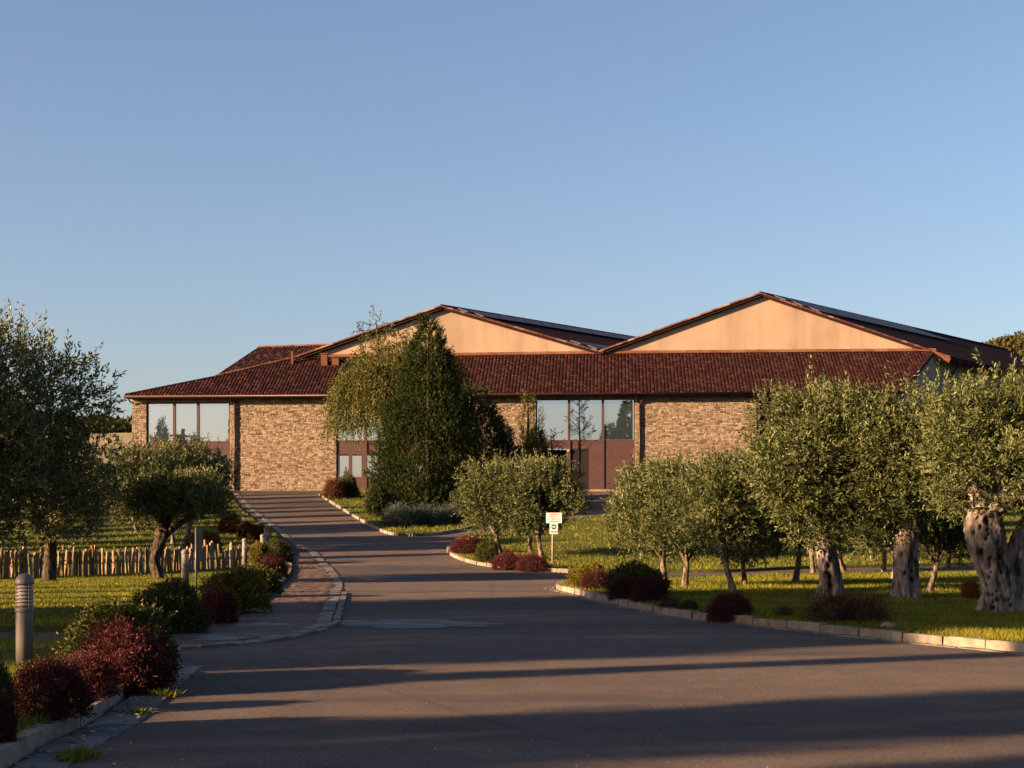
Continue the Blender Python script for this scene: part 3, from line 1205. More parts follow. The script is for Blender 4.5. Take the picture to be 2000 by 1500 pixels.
def tile_row(a, b, r, pitch, material, name, n_=8, parent=bld, lift=0.0):
    a, b = Vector(a), Vector(b)
    d = b - a
    k = max(1, round(d.length / pitch))
    x = d.normalized()
    y = UP.cross(x).normalized()
    z = x.cross(y)
    v, f = [], []
    for (t, s) in ((-.03, 1.0), (1.03, .86)):
        for i in range(n_ + 1):
            an = math.pi * (i / n_) * 1.15 - math.pi * 0.075
            v.append((t, math.cos(an) * s, math.sin(an) * s))
    m = n_ + 1
    for i in range(n_):
        f.append((i, m + i, m + i + 1, i + 1))
    f.append(tuple(range(m)))
    me = mesh_from(name, v, f, material, False)
    for i in range(k):
        p = a.lerp(b, i / k) + UP * lift
        o = ob(name, me, parent)
        o.matrix_local = Matrix.Translation(p - BO) @ Matrix((x, y, z)).transposed().to_4x4() @ Matrix.Diagonal((d.length / k, r * rnd.uniform(.93, 1.05), r, 1))


# gable walls of the two halls
def gpoly(pts):
    return [RP(a, b, GAB) for a, b in pts]


def prism(pts, thick, nrm):
    mb = MB()
    k = len(pts)
    mb.add(pts + [p - nrm * thick for p in pts], [tuple(range(k)), tuple(range(2 * k - 1, k - 1, -1))] + [(i, k + i, k + (i + 1) % k, (i + 1) % k) for i in range(k)])
    return mb


gl = gpoly([(585, 712), (590, 699), (868, 603), (1180, 691), (1180, 712)])
bpart(prism(gl, 0.3, GN), 'gable_wall', M['stucco'])
gr = gpoly([(1181, 712), (1181, 690), (1490, 580), (1831, 690), (1831, 712)])
bpart(prism(gr, 0.3, GN), 'gable_wall', M['stucco'])


def slope(a, b, length, name, material, fwd=0.35, th=0.22, drop=None):
    """roof slope from rake line a(top) -> b(bottom) run back along the hall"""
    a, b = a - DEEP * fwd, b - DEEP * fwd
    n = (b - a).cross(DEEP).normalized()
    if n.z < 0:
        n = -n
    pts = [a, b, b + DEEP * length, a + DEEP * length]
    mb = MB()
    mb.add([p + n * 0.02 for p in pts] + [p - n * th for p in pts], [(0, 1, 2, 3), (7, 6, 5, 4), (0, 4, 5, 1), (1, 5, 6, 2), (2, 6, 7, 3), (3, 7, 4, 0)])
    return bpart(mb, name, material), n


pk1, l1, r1 = RP(868, 599, GAB), RP(588, 697, GAB), RP(1183, 689, GAB)
pk2, l2, r2 = RP(1490, 574, GAB), RP(1175, 688, GAB), RP(1859, 698, GAB)
HL = 46.0
s1, n1 = slope(pk1, r1, HL, 'hall_roof_slope', M['roof_dark'])
slope(pk1, l1, HL, 'hall_roof_slope', M['tile_dark'])
s2, n2 = slope(pk2, r2, HL, 'hall_roof_slope', M['roof_dark'])
slope(pk2, l2, HL, 'hall_roof_slope', M['tile_dark'])


def solar(pk, rt, n, rows, s0, s1_, parent):
    d = (rt - pk)
    ln = d.length
    d.normalize()
    me = MB().box((0, 0, 0), (1.62, 0.98, 0.05)).mesh('solar_panel', M['solar'])
    for v0 in rows:
        s = s0
        while s < s1_:
            c = pk + d * (v0 * ln) + DEEP * s + n * 0.12 - BO
            y = d
            x = n.cross(y).normalized()
            o = ob('solar_panel', me, parent)
            ax = DEEP - d * DEEP.dot(d)
            o.matrix_local = Matrix.Translation(c) @ Matrix((DEEP, (d - DEEP * d.dot(DEEP)).normalized(), n)).transposed().to_4x4()
            s += 1.66
            

solar(pk1, r1, n1, (0.10, 0.20, 0.80, 0.90), 1.0, 40, s1)
solar(pk2, r2, n2, (0.08, 0.17, 0.26), 1.0, 24, s2)
# verge and ridge tiles
F0 = DEEP * -0.38
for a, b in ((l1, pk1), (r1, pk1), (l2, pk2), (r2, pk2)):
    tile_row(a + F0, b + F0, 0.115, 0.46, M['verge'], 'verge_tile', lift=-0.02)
for pk, L_ in ((pk1, HL), (pk2, HL)):
    mb = MB().tube([pk + F0 + UP * .02, pk + DEEP * L_ + UP * .02], 0.13, 8)
    bpart(mb, 'ridge_capping', M['roof_dark'])
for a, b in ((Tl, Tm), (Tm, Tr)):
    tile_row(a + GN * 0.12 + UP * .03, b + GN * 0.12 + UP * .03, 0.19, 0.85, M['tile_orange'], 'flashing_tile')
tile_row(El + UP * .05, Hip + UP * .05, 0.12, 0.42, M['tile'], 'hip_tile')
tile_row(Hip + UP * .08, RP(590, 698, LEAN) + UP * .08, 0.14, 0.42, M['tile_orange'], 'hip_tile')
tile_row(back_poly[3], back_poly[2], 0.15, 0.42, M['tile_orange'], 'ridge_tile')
tile_row(hb, back_poly[3], 0.12, 0.42, M['tile'], 'hip_tile')
tile_row(Tr + UP * .03, Er + UP * .03, 0.12, 0.42, M['tile'], 'verge_tile')
# gutter, fascia and downpipes
g0, g1 = El + FN * 0.06 - UP * 0.06 - FU * .1, Er + FN * 0.06 - UP * 0.06
bpart(MB().tube([g0, g1], 0.085, 10), 'gutter', M['metal_brown'], smooth=True)
fd = (Er - El)
bpart(MB().beam(El - FN * .12 - UP * .13, Er - FN * .12 - UP * .13, 0.05, 0.2), 'fascia', M['metal_brown'])
# soffit between wall head and eave
sa, sb = FP(WALL_L - .35, ZE, 0.0), FP(WALL_R, ZE, 0.0)
bpart(MB().beam(sa + FN * .32 + UP * .06, sb + FN * .32 + UP * .06, 0.66, 0.04), 'soffit', M['tile_dark'])
for px, pyb in ((459.5, 958), (1249.5, 958)):
    u_ = fu(px)
    zt, zb = fz(787, px), 4.2
    mb = MB().tube([FP(u_, zb, .12), FP(u_, zt, .12)], 0.075, 10)
    zg = El.z - 0.02 + (Er.z - El.z) * (u_ - WALL_L) / (WALL_R - WALL_L)
    mb.tube([FP(u_, zt, .12), FP(u_ - .22, zt + .22, .3), FP(u_ - .24, zg, .78)], 0.06, 8)
    mb.tube([FP(u_, zt, .12), FP(u_ + .22, zt + .22, .3), FP(u_ + .24, zg, .78)], 0.06, 8)
    bpart(mb, 'downpipe', M['pipe'], smooth=True)
mb = MB().tube([FP(fu(262), ZE - .35, .1), FP(fu(256), ZE - .2, .25), FP(fu(254), El.z, .75)], 0.05, 8)
bpart(mb, 'gutter_bracket', M['pipe'])
# roof vents
for a, b0, b1, w in ((571, 712, 688, .16), (634, 714, 692, .46), (656, 712, 699, .5)):
    p = RP(a, b0, LEAN)
    h = (b0 - b1) / F_PX * p.y
    mb = MB().box(p + UP * (h / 2 - .1), (w, w, h + .2), (FU, FN, UP))
    mb.box(p + UP * (h + .03), (w * 1.35, w * 1.35, .06), (FU, FN, UP))
    bpart(mb, 'roof_vent', M['terracotta'])
# right-hand end: lean-to end wall, hall side wall, boxed eave, struts, unit
c0 = RP(1766, 800, FRONT)
c0 = Vector((c0.x, c0.y, 3.0))
c1 = RP(1828, 800, GAB)
c1 = Vector((c1.x, c1.y, 3.0))
sd = (c1 - c0).normalized()
sn = Vector((sd.y, -sd.x, 0))
top0, top1 = Vector((c0.x, c0.y, Er.z - .1)), Vector((c1.x, c1.y, Tr.z - .16))
bpart(prism([c0, c1, top1, top0], 0.25, sn), 'end_wall', M['render_grey'])
dn = Vector((DEEP.y, -DEEP.x, 0))
wt = r2.z - 0.12
e1 = c1 + DEEP * HL
hs = bpart(prism([c1 + DEEP * .05, Vector((e1.x, e1.y, 3.0)), Vector((e1.x, e1.y, wt)), Vector((c1.x, c1.y, wt)) + DEEP * .05], 0.25, dn), 'side_wall', M['render_grey'])
mb = MB().beam(r2 + F0 - UP * .22 + (pk2 - r2).normalized() * .02, r2 + F0 - UP * .22 + DEEP * HL, 0.16, 0.42)
bpart(mb, 'eave_fascia', M['roof_dark'])
mb = MB().beam(RP(1826, 688, GAB) + F0 * 1.35 - UP * .1, RP(1860, 699, GAB) + F0 * 1.35 - UP * .28, 0.12, 0.42)
bpart(mb, 'eave_end_board', M['tile_orange'])
for s in (1.6, 6.2, 10.8, 15.4, 20.0):
    a = Vector((c1.x, c1.y, 0)) + DEEP * s
    lo = Vector((a.x, a.y, wt - 1.55)) + dn * .06
    hi = Vector((a.x, a.y, wt - .18)) + dn * 1.15
    mb = MB().beam(lo, hi, .13, .13)
    mb.beam(lo - UP * .45, lo + UP * .06, .13, .13, DEEP)
    bpart(mb, 'eave_strut', M['metal_brown'])
a = Vector((c1.x, c1.y, 0)) + DEEP * 6.0
mb = MB().box(Vector((a.x, a.y, wt - 2.6)) + dn * .45, (1.6, .9, 1.3), (DEEP, dn, UP))
unit = bpart(mb, 'cooling_unit', M['unit'])
for k in range(3):
    mb = MB().box(Vector((a.x, a.y, wt - 2.65)) + dn * .91 + DEEP * (-.5 + .5 * k), (.34, .04, 1.1), (DEEP, dn, UP))
    bpart(mb, 'louvre', M['black'], unit)
# rear closing walls so the halls are solid
for pts, nm in ((gl, 'rear_wall'), (gr, 'rear_wall')):
    q = [p + DEEP * (HL - .5) for p in pts]
    bpart(prism([Vector((q[0].x, q[0].y, 3)), q[1], q[2], q[3], Vector((q[4].x, q[4].y, 3))], .2, -GN), nm, M['render_grey'])
lw = FP(WALL_L, 0, 0)
bk = lw - FN * 9
bpart(prism([Vector((bk.x, bk.y, 3)), Vector((lw.x, lw.y, 3)), Vector((lw.x, lw.y, ZE)), Vector((bk.x, bk.y, ZE))], .3, -FU), 'side_wall', M['mortar'])

# ------------------------------------------------------------------ foliage builders
def unit(v):
    return v / np.maximum(np.linalg.norm(v, axis=-1, keepdims=True), 1e-9)


def leaf_quads(pos, axis, L, Wd, rg):
    n = len(pos)
    side = unit(np.cross(axis, rg.normal(size=(n, 3))))
    L = np.broadcast_to(np.asarray(L, float), (n,))[:, None]
    Wd = np.broadcast_to(np.asarray(Wd, float), (n,))[:, None]
    mid = pos + axis * L * 0.45
    V = np.stack([pos, mid + side * Wd / 2, pos + axis * L, mid - side * Wd / 2], 1).reshape(-1, 3)
    return V


def twig_leaves(tp, td, k, tl, leafL, leafW, rg, spread=0.75, droop=0.0, tone0=0.45, tsd=0.16, sd=0.16):
    n = len(tp)
    s = (np.arange(k) + rg.uniform(0, 1, (n, k))) / k
    tl = np.broadcast_to(np.asarray(tl, float), (n,))
    pos = tp[:, None, :] + td[:, None, :] * (s * tl[:, None])[..., None]
    pos[..., 2] -= droop * (s * tl[:, None]) ** 2
    pos += rg.normal(0, 0.015, pos.shape)
    ax = td[:, None, :] * 0.75 + rg.normal(0, spread * 0.6, (n, k, 3))
    ax[..., 2] -= droop * 0.6 * s
    ax = unit(ax).reshape(-1, 3)
    pos = pos.reshape(-1, 3)
    m = n * k
    V = leaf_quads(pos, ax, leafL * rg.uniform(0.7, 1.25, m), leafW * rg.uniform(0.75, 1.2, m), rg)
    T = np.clip(np.repeat(tone0 + rg.normal(0, tsd, n), k) + rg.normal(0, sd, m), 0, 1)
    return V, T


class Foliage:
    def __init__(self):
        self.V, self.T = [], []

    def add(self, VT):
        self.V.append(VT[0])
        self.T.append(VT[1])

    def mesh(self, name, material):
        V = np.concatenate(self.V)
        T = np.concatenate(self.T)
        return mesh_from(name, V, np.arange(len(V)).reshape(-1, 4), material, tone=T)


def rdir(n, rg, zmin=-1.0):
    v = unit(rg.normal(size=(n * 3, 3)))
    v = v[v[:, 2] > zmin][:n]
    return v


def lumps(C0, R, nl, rg, rr=(0.22, 0.43), zmin=-0.75, shell=0.74):
    d = rdir(nl, rg, zmin)
    c = np.asarray(C0) + d * np.asarray(R) * shell * rg.uniform(0.75, 1.1, (len(d), 1))
    r = np.asarray(R)[None, :] * rg.uniform(rr[0], rr[1], (len(d), 1))
    return c, r


def trunk_mesh(name, chains, material, seed=0, nseg=14, gnarl=0.12, freq=3.0, pits=(), sub=5, twist=0.5):
    fine = nseg >= 40
    if fine:
        nseg, sub = 100, 16
    """chains: lists of (x,y,z,r) lofted as one bark mesh; pits: (angle, z, size, depth)"""
    V, Fq, A = [], [], []
    for ci, ch in enumerate(chains):
        P4 = [Vector((c[0], c[1], c[2])) for c in ch]
        path = smooth_line(P4, sub) if len(P4) > 2 else [P4[0].lerp(P4[1], t / sub) for t in range(sub + 1)]
        rr = np.interp(np.linspace(0, len(ch) - 1, len(path)), range(len(ch)), [c[3] for c in ch])
        n = nseg if ci == 0 else (28 if fine else max(6, nseg // 3))
        b0 = len(V)
        for i, p in enumerate(path):
            t = (path[min(i + 1, len(path) - 1)] - path[max(i - 1, 0)]).normalized()
            ref = Vector((0, 1, 0)) if abs(t.y) < 0.85 else Vector((1, 0, 0))
            a = ref.cross(t).normalized()
            b = t.cross(a)
            for k in range(n):
                an = 2 * math.pi * k / n
                tw = an + twist * p.z
                q = Vector((math.cos(tw) * 1.2, math.sin(tw) * 1.2, p.z * 0.45)) * (freq / 2.0)
                d = noise.noise(q + Vector((seed * 3.7 + ci, 0, 0))) + 0.5 * noise.noise(q * 2.3 + Vector((0, seed, 5)))
                if fine:
                    d += 0.35 * (0.5 - abs(noise.noise(q * 5.0 + Vector((3, 0, seed)))) * 2) + 0.16 * noise.noise(q * 11)
                rad = rr[i] * (1 + gnarl * 1.6 * d)
                pit = 0.0
                if ci == 0:
                    for (pa, pz, ps, pd) in pits:
                        da = (an - pa + math.pi) % (2 * math.pi) - math.pi
                        e = (da * rr[i] / ps) ** 2 + ((p.z - pz) / (ps * 1.3)) ** 2
                        if e < 4:
                            w = math.exp(-e * 1.4)
                            rad -= rr[i] * pd * w
                            pit = max(pit, min(1, max(0, (w - .30) * 3.0)))
                V.append(p + (a * math.cos(an) + b * math.sin(an)) * rad)
                A.append(pit)
        for i in range(len(path) - 1):
            for k in range(n):
                Fq.append((b0 + i * n + k, b0 + i * n + (k + 1) % n, b0 + (i + 1) * n + (k + 1) % n, b0 + (i + 1) * n + k))
        Fq.append(tuple(b0 + (len(path) - 1) * n + k for k in range(n)))
    me = mesh_from(name, V, Fq, material, True)
    at = me.attributes.new('pit', 'FLOAT', 'POINT')
    at.data.foreach_set('value', np.array(A, dtype=np.float32))
    return me


def limbs_to(base, r0, targets, rg, bend=0.25):
    out = []
    for t in targets:
        b = np.asarray(base)
        d = np.asarray(t) - b
        m1 = b + d * 0.35 + rg.normal(0, bend * 0.3, 3) + np.array([0, 0, 0.10 * np.linalg.norm(d)])
        m2 = b + d * 0.7 + rg.normal(0, bend * 0.3, 3)
        out.append([(*b, r0), (*m1, r0 * 0.75), (*m2, r0 * 0.5), (*t, r0 * 0.22)])
    return out


def olive(seed, C0, R, nl, ntw, k, tl, leafL, leafW, trunk, forkz, r_limb, nlimb, whips=30, material='olive', bark='bark', nseg=14, gnarl=0.14, pits=(), zmin=-0.75, extra=(), tone0=0.45, whipL=0.6):
    rg = np.random.default_rng(seed)
    c, r = lumps(C0, R, nl, rg, zmin=zmin)
    w = (r.prod(1)) ** (2 / 3)
    idx = rg.choice(len(c), ntw, p=w / w.sum())
    d = rdir(int(ntw * 1.0), rg, -1.0)
    while len(d) < ntw:
        d = np.concatenate([d, rdir(ntw, rg)])
    d = d[:ntw]
    rad = rg.uniform(0.25, 1.0, ntw) ** 0.45
    pos = c[idx] + d * r[idx] * rad[:, None]
    td = unit(d * 0.6 + np.array([0, 0, 0.35]) + rg.normal(0, 0.4, (ntw, 3)))
    fo = Foliage()
    lt = rg.normal(0, 0.10, len(c))
    VT = twig_leaves(pos, td, k, tl * rg.uniform(.6, 1.3, ntw), leafL, leafW, rg, tone0=tone0)
    VT = (VT[0], np.clip(VT[1] + np.repeat(lt[idx], k), 0, 1))
    fo.add(VT)
    if whips:
        dw = rdir(whips, rg, 0.35)
        pw = np.asarray(C0) + dw * np.asarray(R) * 0.93
        tw = unit(dw * 0.35 + np.array([0, 0, 1.0]) + rg.normal(0, .12, dw.shape))
        fo.add(twig_leaves(pw, tw, 26, whipL * rg.uniform(.5, 1.3, len(dw)), leafL, leafW, rg, spread=0.9, tone0=tone0 + .12))
    tops = c[rg.permutation(len(c))[:nlimb]]
    fork = np.array(trunk[-1][:3])
    chains = [trunk] + limbs_to(fork - np.array([0, 0, 0.06]), r_limb, tops, rg) + [list(e) for e in extra]
    tm = trunk_mesh('trunk', chains, M[bark], seed, nseg, gnarl, pits=pits)
    cm = fo.mesh('crown', M[material])
    return tm, cm


def plant_tree(kind_name, meshes, loc, rotz, s, label, cat, group=None):
    sc = s if isinstance(s, (tuple, list)) else (s, s, s)
    o = thing(kind_name, label, cat, loc, rotz, group, sc)
    ob('trunk', meshes[0], o)
    ob('crown', meshes[1], o)
    return o


# ---- old olives with heavy hollow trunks (right)
rp = random.Random(4)


def mkpits(n, z0, z1, s0, s1, d=0.35, a0=-2.6, a1=-0.4):
    return [(rp.uniform(a0, a1), rp.uniform(z0, z1), rp.uniform(s0, s1), rp.uniform(.5, 1) * d) for _ in range(n)]


old1 = olive(101, (-.1, 0, 3.0), (1.85, 1.7, 1.8), 36, 3800, 15, .34, .105, .032,
             [(0, 0, -.1, .40), (0, 0, .06, .31), (.02, 0, .3, .26), (-.02, 0, .6, .23), (-.10, 0, 1.1, .215), (-.18, 0, 1.6, .2)], 1.6, .13, 12, 70, bark='bark_old', zmin=-.95, whipL=.75, nseg=40, gnarl=.16,
             pits=[(-1.9, .28, .10, .8), (-1.9, .5, .09, .8), (-1.8, .75, .06, .6)] + mkpits(6, .5, 1.4, .03, .06))
old2 = olive(102, (.1, 0, 2.9), (1.72, 1.7, 1.75), 36, 3800, 15, .34, .105, .032,
             [(0, 0, -.1, .44), (0, 0, .06, .34), (.0, 0, .25, .30), (.0, 0, .6, .275), (.0, 0, 1.2, .27), (.05, 0, 1.65, .25)], 1.6, .15, 12, 70, bark='bark_old', zmin=-.95, whipL=.75, nseg=40, gnarl=.13, pits=mkpits(9, .2, 1.5, .03, .07))
old3 = olive(103, (.25, 0, 2.82), (1.9, 1.8, 1.5), 34, 3700, 15, .34, .105, .032,
             [(-.02, 0, -.12, .46), (-.0, 0, .10, .38), (.0, 0, .45, .33), (-.08, 0, .8, .32), (-.20, 0, 1.2, .33), (-.28, 0, 1.6, .34), (-.26, 0, 1.95, .28)], 1.9, .2, 12, 70, bark='bark_old', zmin=-.7, whipL=.75, nseg=72, gnarl=.15,
             pits=mkpits(60, .1, 1.85, .018, .045, .34) + [(-1.2, 1.05, .08, .4), (-1.7, 1.75, .05, .4)], extra=[[(.42, .15, -.1, .32), (.36, .15, .4, .25), (.34, .15, .9, .23), (.55, .15, 1.5, .2), (1.1, .1, 2.3, .14)]])
for m3, (px, py), rz, s, lab in (
        (old1, (1622, 1166), 0.0, 1.0, 'old olive tree with split hollow trunk, leftmost of the three thick-trunked olives'),
        (old2, (1770, 1169), 0.3, 1.0, 'old olive tree with straight thick grey trunk, middle of the three thick-trunked olives'),
        (old3, (1950, 1196), 0.0, 1.0, 'huge pale pitted olive trunk with broad crown at the right edge')):
    plant_tree('olive_tree', m3, onlawn(px, py), rz, s, lab, 'olive tree', 'old olive trees by the right kerb')

# ---- young olives
yo = []
for i, sd in enumerate((201, 202, 203)):
    lean = (-.18, .2, .05)[i]
    yo.append(olive(sd, (lean * .5, 0, 2.12), (1.62, 1.55, 1.48), 26, 2500, 14, .30, .105, .034,
                    [(0, 0, -.05, .15), (0, 0, .08, .11), (lean * .5, 0, .4, .085), (lean * .9, 0, .65, .085), (lean, 0, .82, .09)], .8, .065, 8, 40, nseg=12, gnarl=.12))
young = [
    # (px, py), variant, rot, scale, label
    ((978, 1086), 0, 0.4, 1.06, 'leafy young olive behind the low red hedge, left of the white sign'),
    ((1058, 1090), 1, 2.2, 1.06, 'young olive with pale sunlit trunk directly behind the sign post'),
    ((1036, 1080), 2, 4.0, 0.9, 'slim young olive between the two trees in the sign bed'),
    ((1298, 1143), 0, 1.2, .94, 'young olive with forked sunlit limbs behind the dark round bush'),
    ((1338, 1146), 2, 0.0, .90, 'young olive with bare upright trunk right of the forked one'),
    ((1431, 1156), 1, 3.4, .93, 'young olive leaning left over the small purple bush'),
    ((1455, 1141), 0, 5.0, 0.72, 'short low-branched olive just right of the leaning one'),
    ((1255, 1091), 2, 1.0, 0.95, 'young olive on the lawn beyond the side road, behind the forked olive'),
    ((1554, 1139), 1, 0.9, 0.9, 'young olive left of the split old trunk'),
    ((1588, 1117), 2, 2.9, 0.9, 'young olive across the side road, left of the split old trunk'),
    ((1648, 1113), 0, 0.2, 0.9, 'young olive across the side road, just right of the split old trunk'),
    ((1704, 1095), 1, 1.9, 0.95, 'far young olive centred between the two left old trunks'),
    ((1726, 1112), 2, 5.2, 0.9, 'young olive across the side road, left of the straight old trunk'),
    ((1744, 1131), 0, 3.0, 0.85, 'young olive half hidden behind the straight old trunk'),
    ((1816, 1157), 1, 5.6, 0.82, 'thin-trunked young olive right of the straight old trunk'),
    ((1852, 1103), 2, 0.7, 0.95, 'far young olive seen between the straight and the pitted old trunks'),
]
for (px, py), v, rz, s, lab in young:
    plant_tree('olive_tree', yo[v], onlawn(px, py), rz, s, lab, 'olive tree', 'young olive trees in the grass')
for k, (x, y) in enumerate(((14.5, 72), (17.5, 77), (21, 70), (24, 79), (27, 71), (20.5, 84), (31, 80), (12, 83))):
    plant_tree('olive_tree', yo[k % 3], (x, y, g(y) + .08), k * 1.3, 0.95, 'far orchard olive merging into the green mass below the stone wall', 'olive tree', 'orchard olives in front of the building')

# ---- left: tall shaggy olive, wind-shaped olive, others beyond the fence
tall = olive(301, (0, 0, 3.35), (3.3, 3.0, 2.35), 64, 8500, 15, .36, .115, .034,
             [(0, 0, -.1, .34), (0, 0, .2, .27), (.05, 0, .9, .22), (.1, 0, 1.3, .22), (.0, 0, 1.6, .24)], 1.6, .14, 12, 110, 'olive_dark', 'bark_dark', 16, .12, tone0=.45, whipL=.75, zmin=-.9)
plant_tree('olive_tree', tall, (-11.2, 30.0, .08), 0.0, 1.0, 'large shaggy dark olive reaching into the photograph from the left edge', 'olive tree')
dark = olive(304, (.2, -1.0, 2.9), (1.9, 1.2, 1.8), 26, 3000, 14, .32, .105, .032,
             [(0, 0, -.1, .26), (0, 0, .15, .2), (.05, 0, .7, .17), (.1, -.2, 1.2, .17), (.1, -.4, 1.5, .18)], 1.5, .1, 9, 30, 'olive_dark', 'bark_dark', 16, .12, zmin=-.8)
plant_tree('olive_tree', dark, onlawn(95, 1134), 0.0, 1.0, 'dark-trunked olive in front of the stake fence near the left edge', 'olive tree')
wind = olive(302, (.35, 0, 2.3), (1.95, 1.7, 1.02), 26, 2900, 14, .30, .10, .032,
             [(0, 0, -.1, .24), (0, 0, .15, .18), (-.08, 0, .55, .15), (.02, 0, .95, .15), (.12, 0, 1.35, .17), (.2, 0, 1.6, .17)], 1.6, .10, 9, 10, 'olive', 'bark_dark', 20, .2, zmin=-.5,
             extra=[[(.08, 0, 1.2, .13), (.5, 0, 1.6, .11), (1.0, 0, 1.95, .08), (1.5, 0, 2.3, .05)]])
plant_tree('olive_tree', wind, onlawn(308, 1129), 0.0, 1.0, 'flat-topped olive with dark twisted trunk in front of the stake fence', 'olive tree')
for (px, py), v, rz, s, lab in (((358, 1075), 1, 0.6, 1.25, 'olive with pale sunlit trunk just beyond the stake fence'),
                                ((268, 1040), 0, 0.6, 1.18, 'round olive crown rising behind the flat-topped olive, by the far-left window'),
                                ((338, 1062), 2, 2.6, 1.0, 'small olive beyond the fence, left of the pale-trunked one')):
    plant_tree('olive_tree', yo[v], onlawn(px, py), rz, s, lab, 'olive tree', 'olives beyond the stake fence')

# ---- group of trees on the grass island
def weeping(seed):
    rg = np.random.default_rng(seed)
    fo = Foliage()
    n = 1150
    d = rdir(n, rg, -0.1)
    n = len(d)
    st = np.array([0.4, 0, 6.9]) + d * np.array([4.5, 3.0, 3.3]) * (rg.uniform(.35, 1, (n, 1)) ** .5)
    ln = rg.uniform(1.6, 4.8, n) * np.clip(st[:, 2] / 9, .4, 1)
    td = unit(np.stack([d[:, 0] * .22, d[:, 1] * .22, -np.ones(n)], 1) + rg.normal(0, .07, (n, 3)))
    fo.add(twig_leaves(st, td, 46, ln, .20, .062, rg, spread=.8, tone0=.5, tsd=.14))
    # arching tops
    m = 420
    d2 = rdir(m, rg, .1)
    m = len(d2)
    p2 = np.array([0.6, 0, 7.4]) + d2 * np.array([3.6, 3.0, 3.4]) * (rg.uniform(.3, 1, (m, 1)) ** .5)
    fo.add(twig_leaves(p2, unit(d2 + rg.normal(0, .5, d2.shape)), 18, .9, .20, .062, rg, droop=.5, tone0=.55))
    # loose leader at the top left
    top = np.array([[-1.55, 0, 10.2], [-1.2, 0, 10.0], [-1.0, .2, 10.5], [-1.3, 0, 10.9], [-1.1, 0, 11.4], [-.9, 0, 10.2], [-1.6, .2, 10.7]])
    fo.add(twig_leaves(top, unit(np.array([[-.5, 0, .6], [.5, 0, .4], [.6, 0, .5], [-.8, 0, .5], [-.3, 0, 1], [.7, 0, -.1], [-.9, 0, .1]])), 26, 1.1, .2, .055, rg, droop=.25, tone0=.4))
    ld = np.array([-1.2, 0, 10.6]) + rg.normal(0, 1, (26, 3)) * np.array([.45, .3, .75])
    fo.add(twig_leaves(ld, unit(rg.normal(0, 1, (26, 3)) + np.array([-.2, 0, .5])), 14, .8, .2, .055, rg, droop=.4, tone0=.4))
    ch = [[(0, 0, -.1, .26), (0, 0, 1.5, .2), (-.1, 0, 4, .16), (-.4, 0, 7, .11), (-1.0, 0, 9.6, .06), (-1.2, 0, 11.4, .02)],
          [(-.1, 0, 4, .1), (.8, 0, 6.4, .08), (1.6, 0, 8.8, .03)], [(-.1, 0, 3.6, .1), (-1.3, .2, 5.8, .07), (-2.3, .2, 7.4, .03)], [(0, 0, 4.4, .1), (.2, 1, 7, .07), (2.4, 1, 8.6, .03)]]
    return trunk_mesh('trunk', ch, M['bark_dark'], 5, 10, .08), fo.mesh('crown', M['weep'])


def conifer(seed, H, prof, n, k, leafL, leafW, material, core=True, upw=1.0, lean=0.0):
    """cone or column of upright sprays; prof = [(height fraction, radius)]"""
    rg = np.random.default_rng(seed)
    hz = np.array([p[0] for p in prof]) * H
    hr = np.array([p[1] for p in prof])
    zz = np.linspace(hz[0], hz[-1], 200)
    ww = np.interp(zz, hz, hr) + .05
    z = rg.choice(zz, n, p=ww / ww.sum()) + rg.normal(0, .05, n)
    a = rg.uniform(0, 2 * np.pi, n)
    lump = np.array([1 + .28 * noise.noise(Vector((math.cos(q) * 1.6, math.sin(q) * 1.6, w * 1.1 + seed))) + .16 * noise.noise(Vector((math.cos(q) * 4, math.sin(q) * 4, w * 2.6))) for q, w in zip(a, z)])
    r = np.interp(z, hz, hr) * lump * (rg.uniform(.3, 1, n) ** .35)
    pos = np.stack([r * np.cos(a) + lean * z, r * np.sin(a), z], 1)
    out = np.stack([np.cos(a), np.sin(a), np.zeros(n)], 1)
    td = unit(out * .55 + np.array([0, 0, upw * .75]) + rg.normal(0, .22, (n, 3)))
    fo = Foliage()
    fo.add(twig_leaves(pos, td, k, rg.uniform(.3, .6, n), leafL, leafW, rg, spread=.5, tone0=.45, tsd=.2))
    tm = trunk_mesh('trunk', [[(0, 0, -.1, .2), (0, 0, H * .4, .13), (lean * H, 0, H * .93, .03)]], M['bark_dark'], seed, 8, .06)
    return tm, fo.mesh('crown', M[material])


wt_ = weeping(401)
plant_tree('weeping_tree', wt_, onlawn(772, 985), 0.0, 1.0, 'tall weeping tree with hanging branches left of the conical cypress', 'tree')
cy = conifer(402, 11.0, [(0.0, 1.9), (.06, 2.9), (.2, 3.1), (.42, 2.55), (.62, 1.75), (.78, 1.15), (.9, .7), (1.0, .12)], 6800, 9, .19, .055, 'cypress')
plant_tree('conical_cypress', cy, onlawn(836, 1003), 0.0, 1.0, 'tall conical golden-green cypress in the middle of the grass island', 'cypress')
yw = conifer(403, 7.2, [(0.0, 1.6), (.1, 2.6), (.35, 2.8), (.6, 2.2), (.8, 1.4), (.95, .7), (1.0, .2)], 4200, 9, .21, .065, 'yew', upw=.5)
plant_tree('dark_conifer', yw, onlawn(918, 992), 0.0, 1.0, 'broad dark green conifer in the shade right of the conical cypress', 'conifer')
sm = conifer(404, 1.5, [(0, .35), (.3, .42), (.7, .3), (1, .05)], 900, 8, .12, .04, 'yew')
plant_tree('dwarf_conifer', sm, onlawn(736, 1008), 0.0, 1.0, 'small dark dwarf conifer at the left foot of the cypress', 'conifer')
th = conifer(405, 4.4, [(0, .5), (.2, .85), (.5, .75), (.8, .5), (.95, .25), (1, .05)], 1500, 8, .17, .05, 'gold')
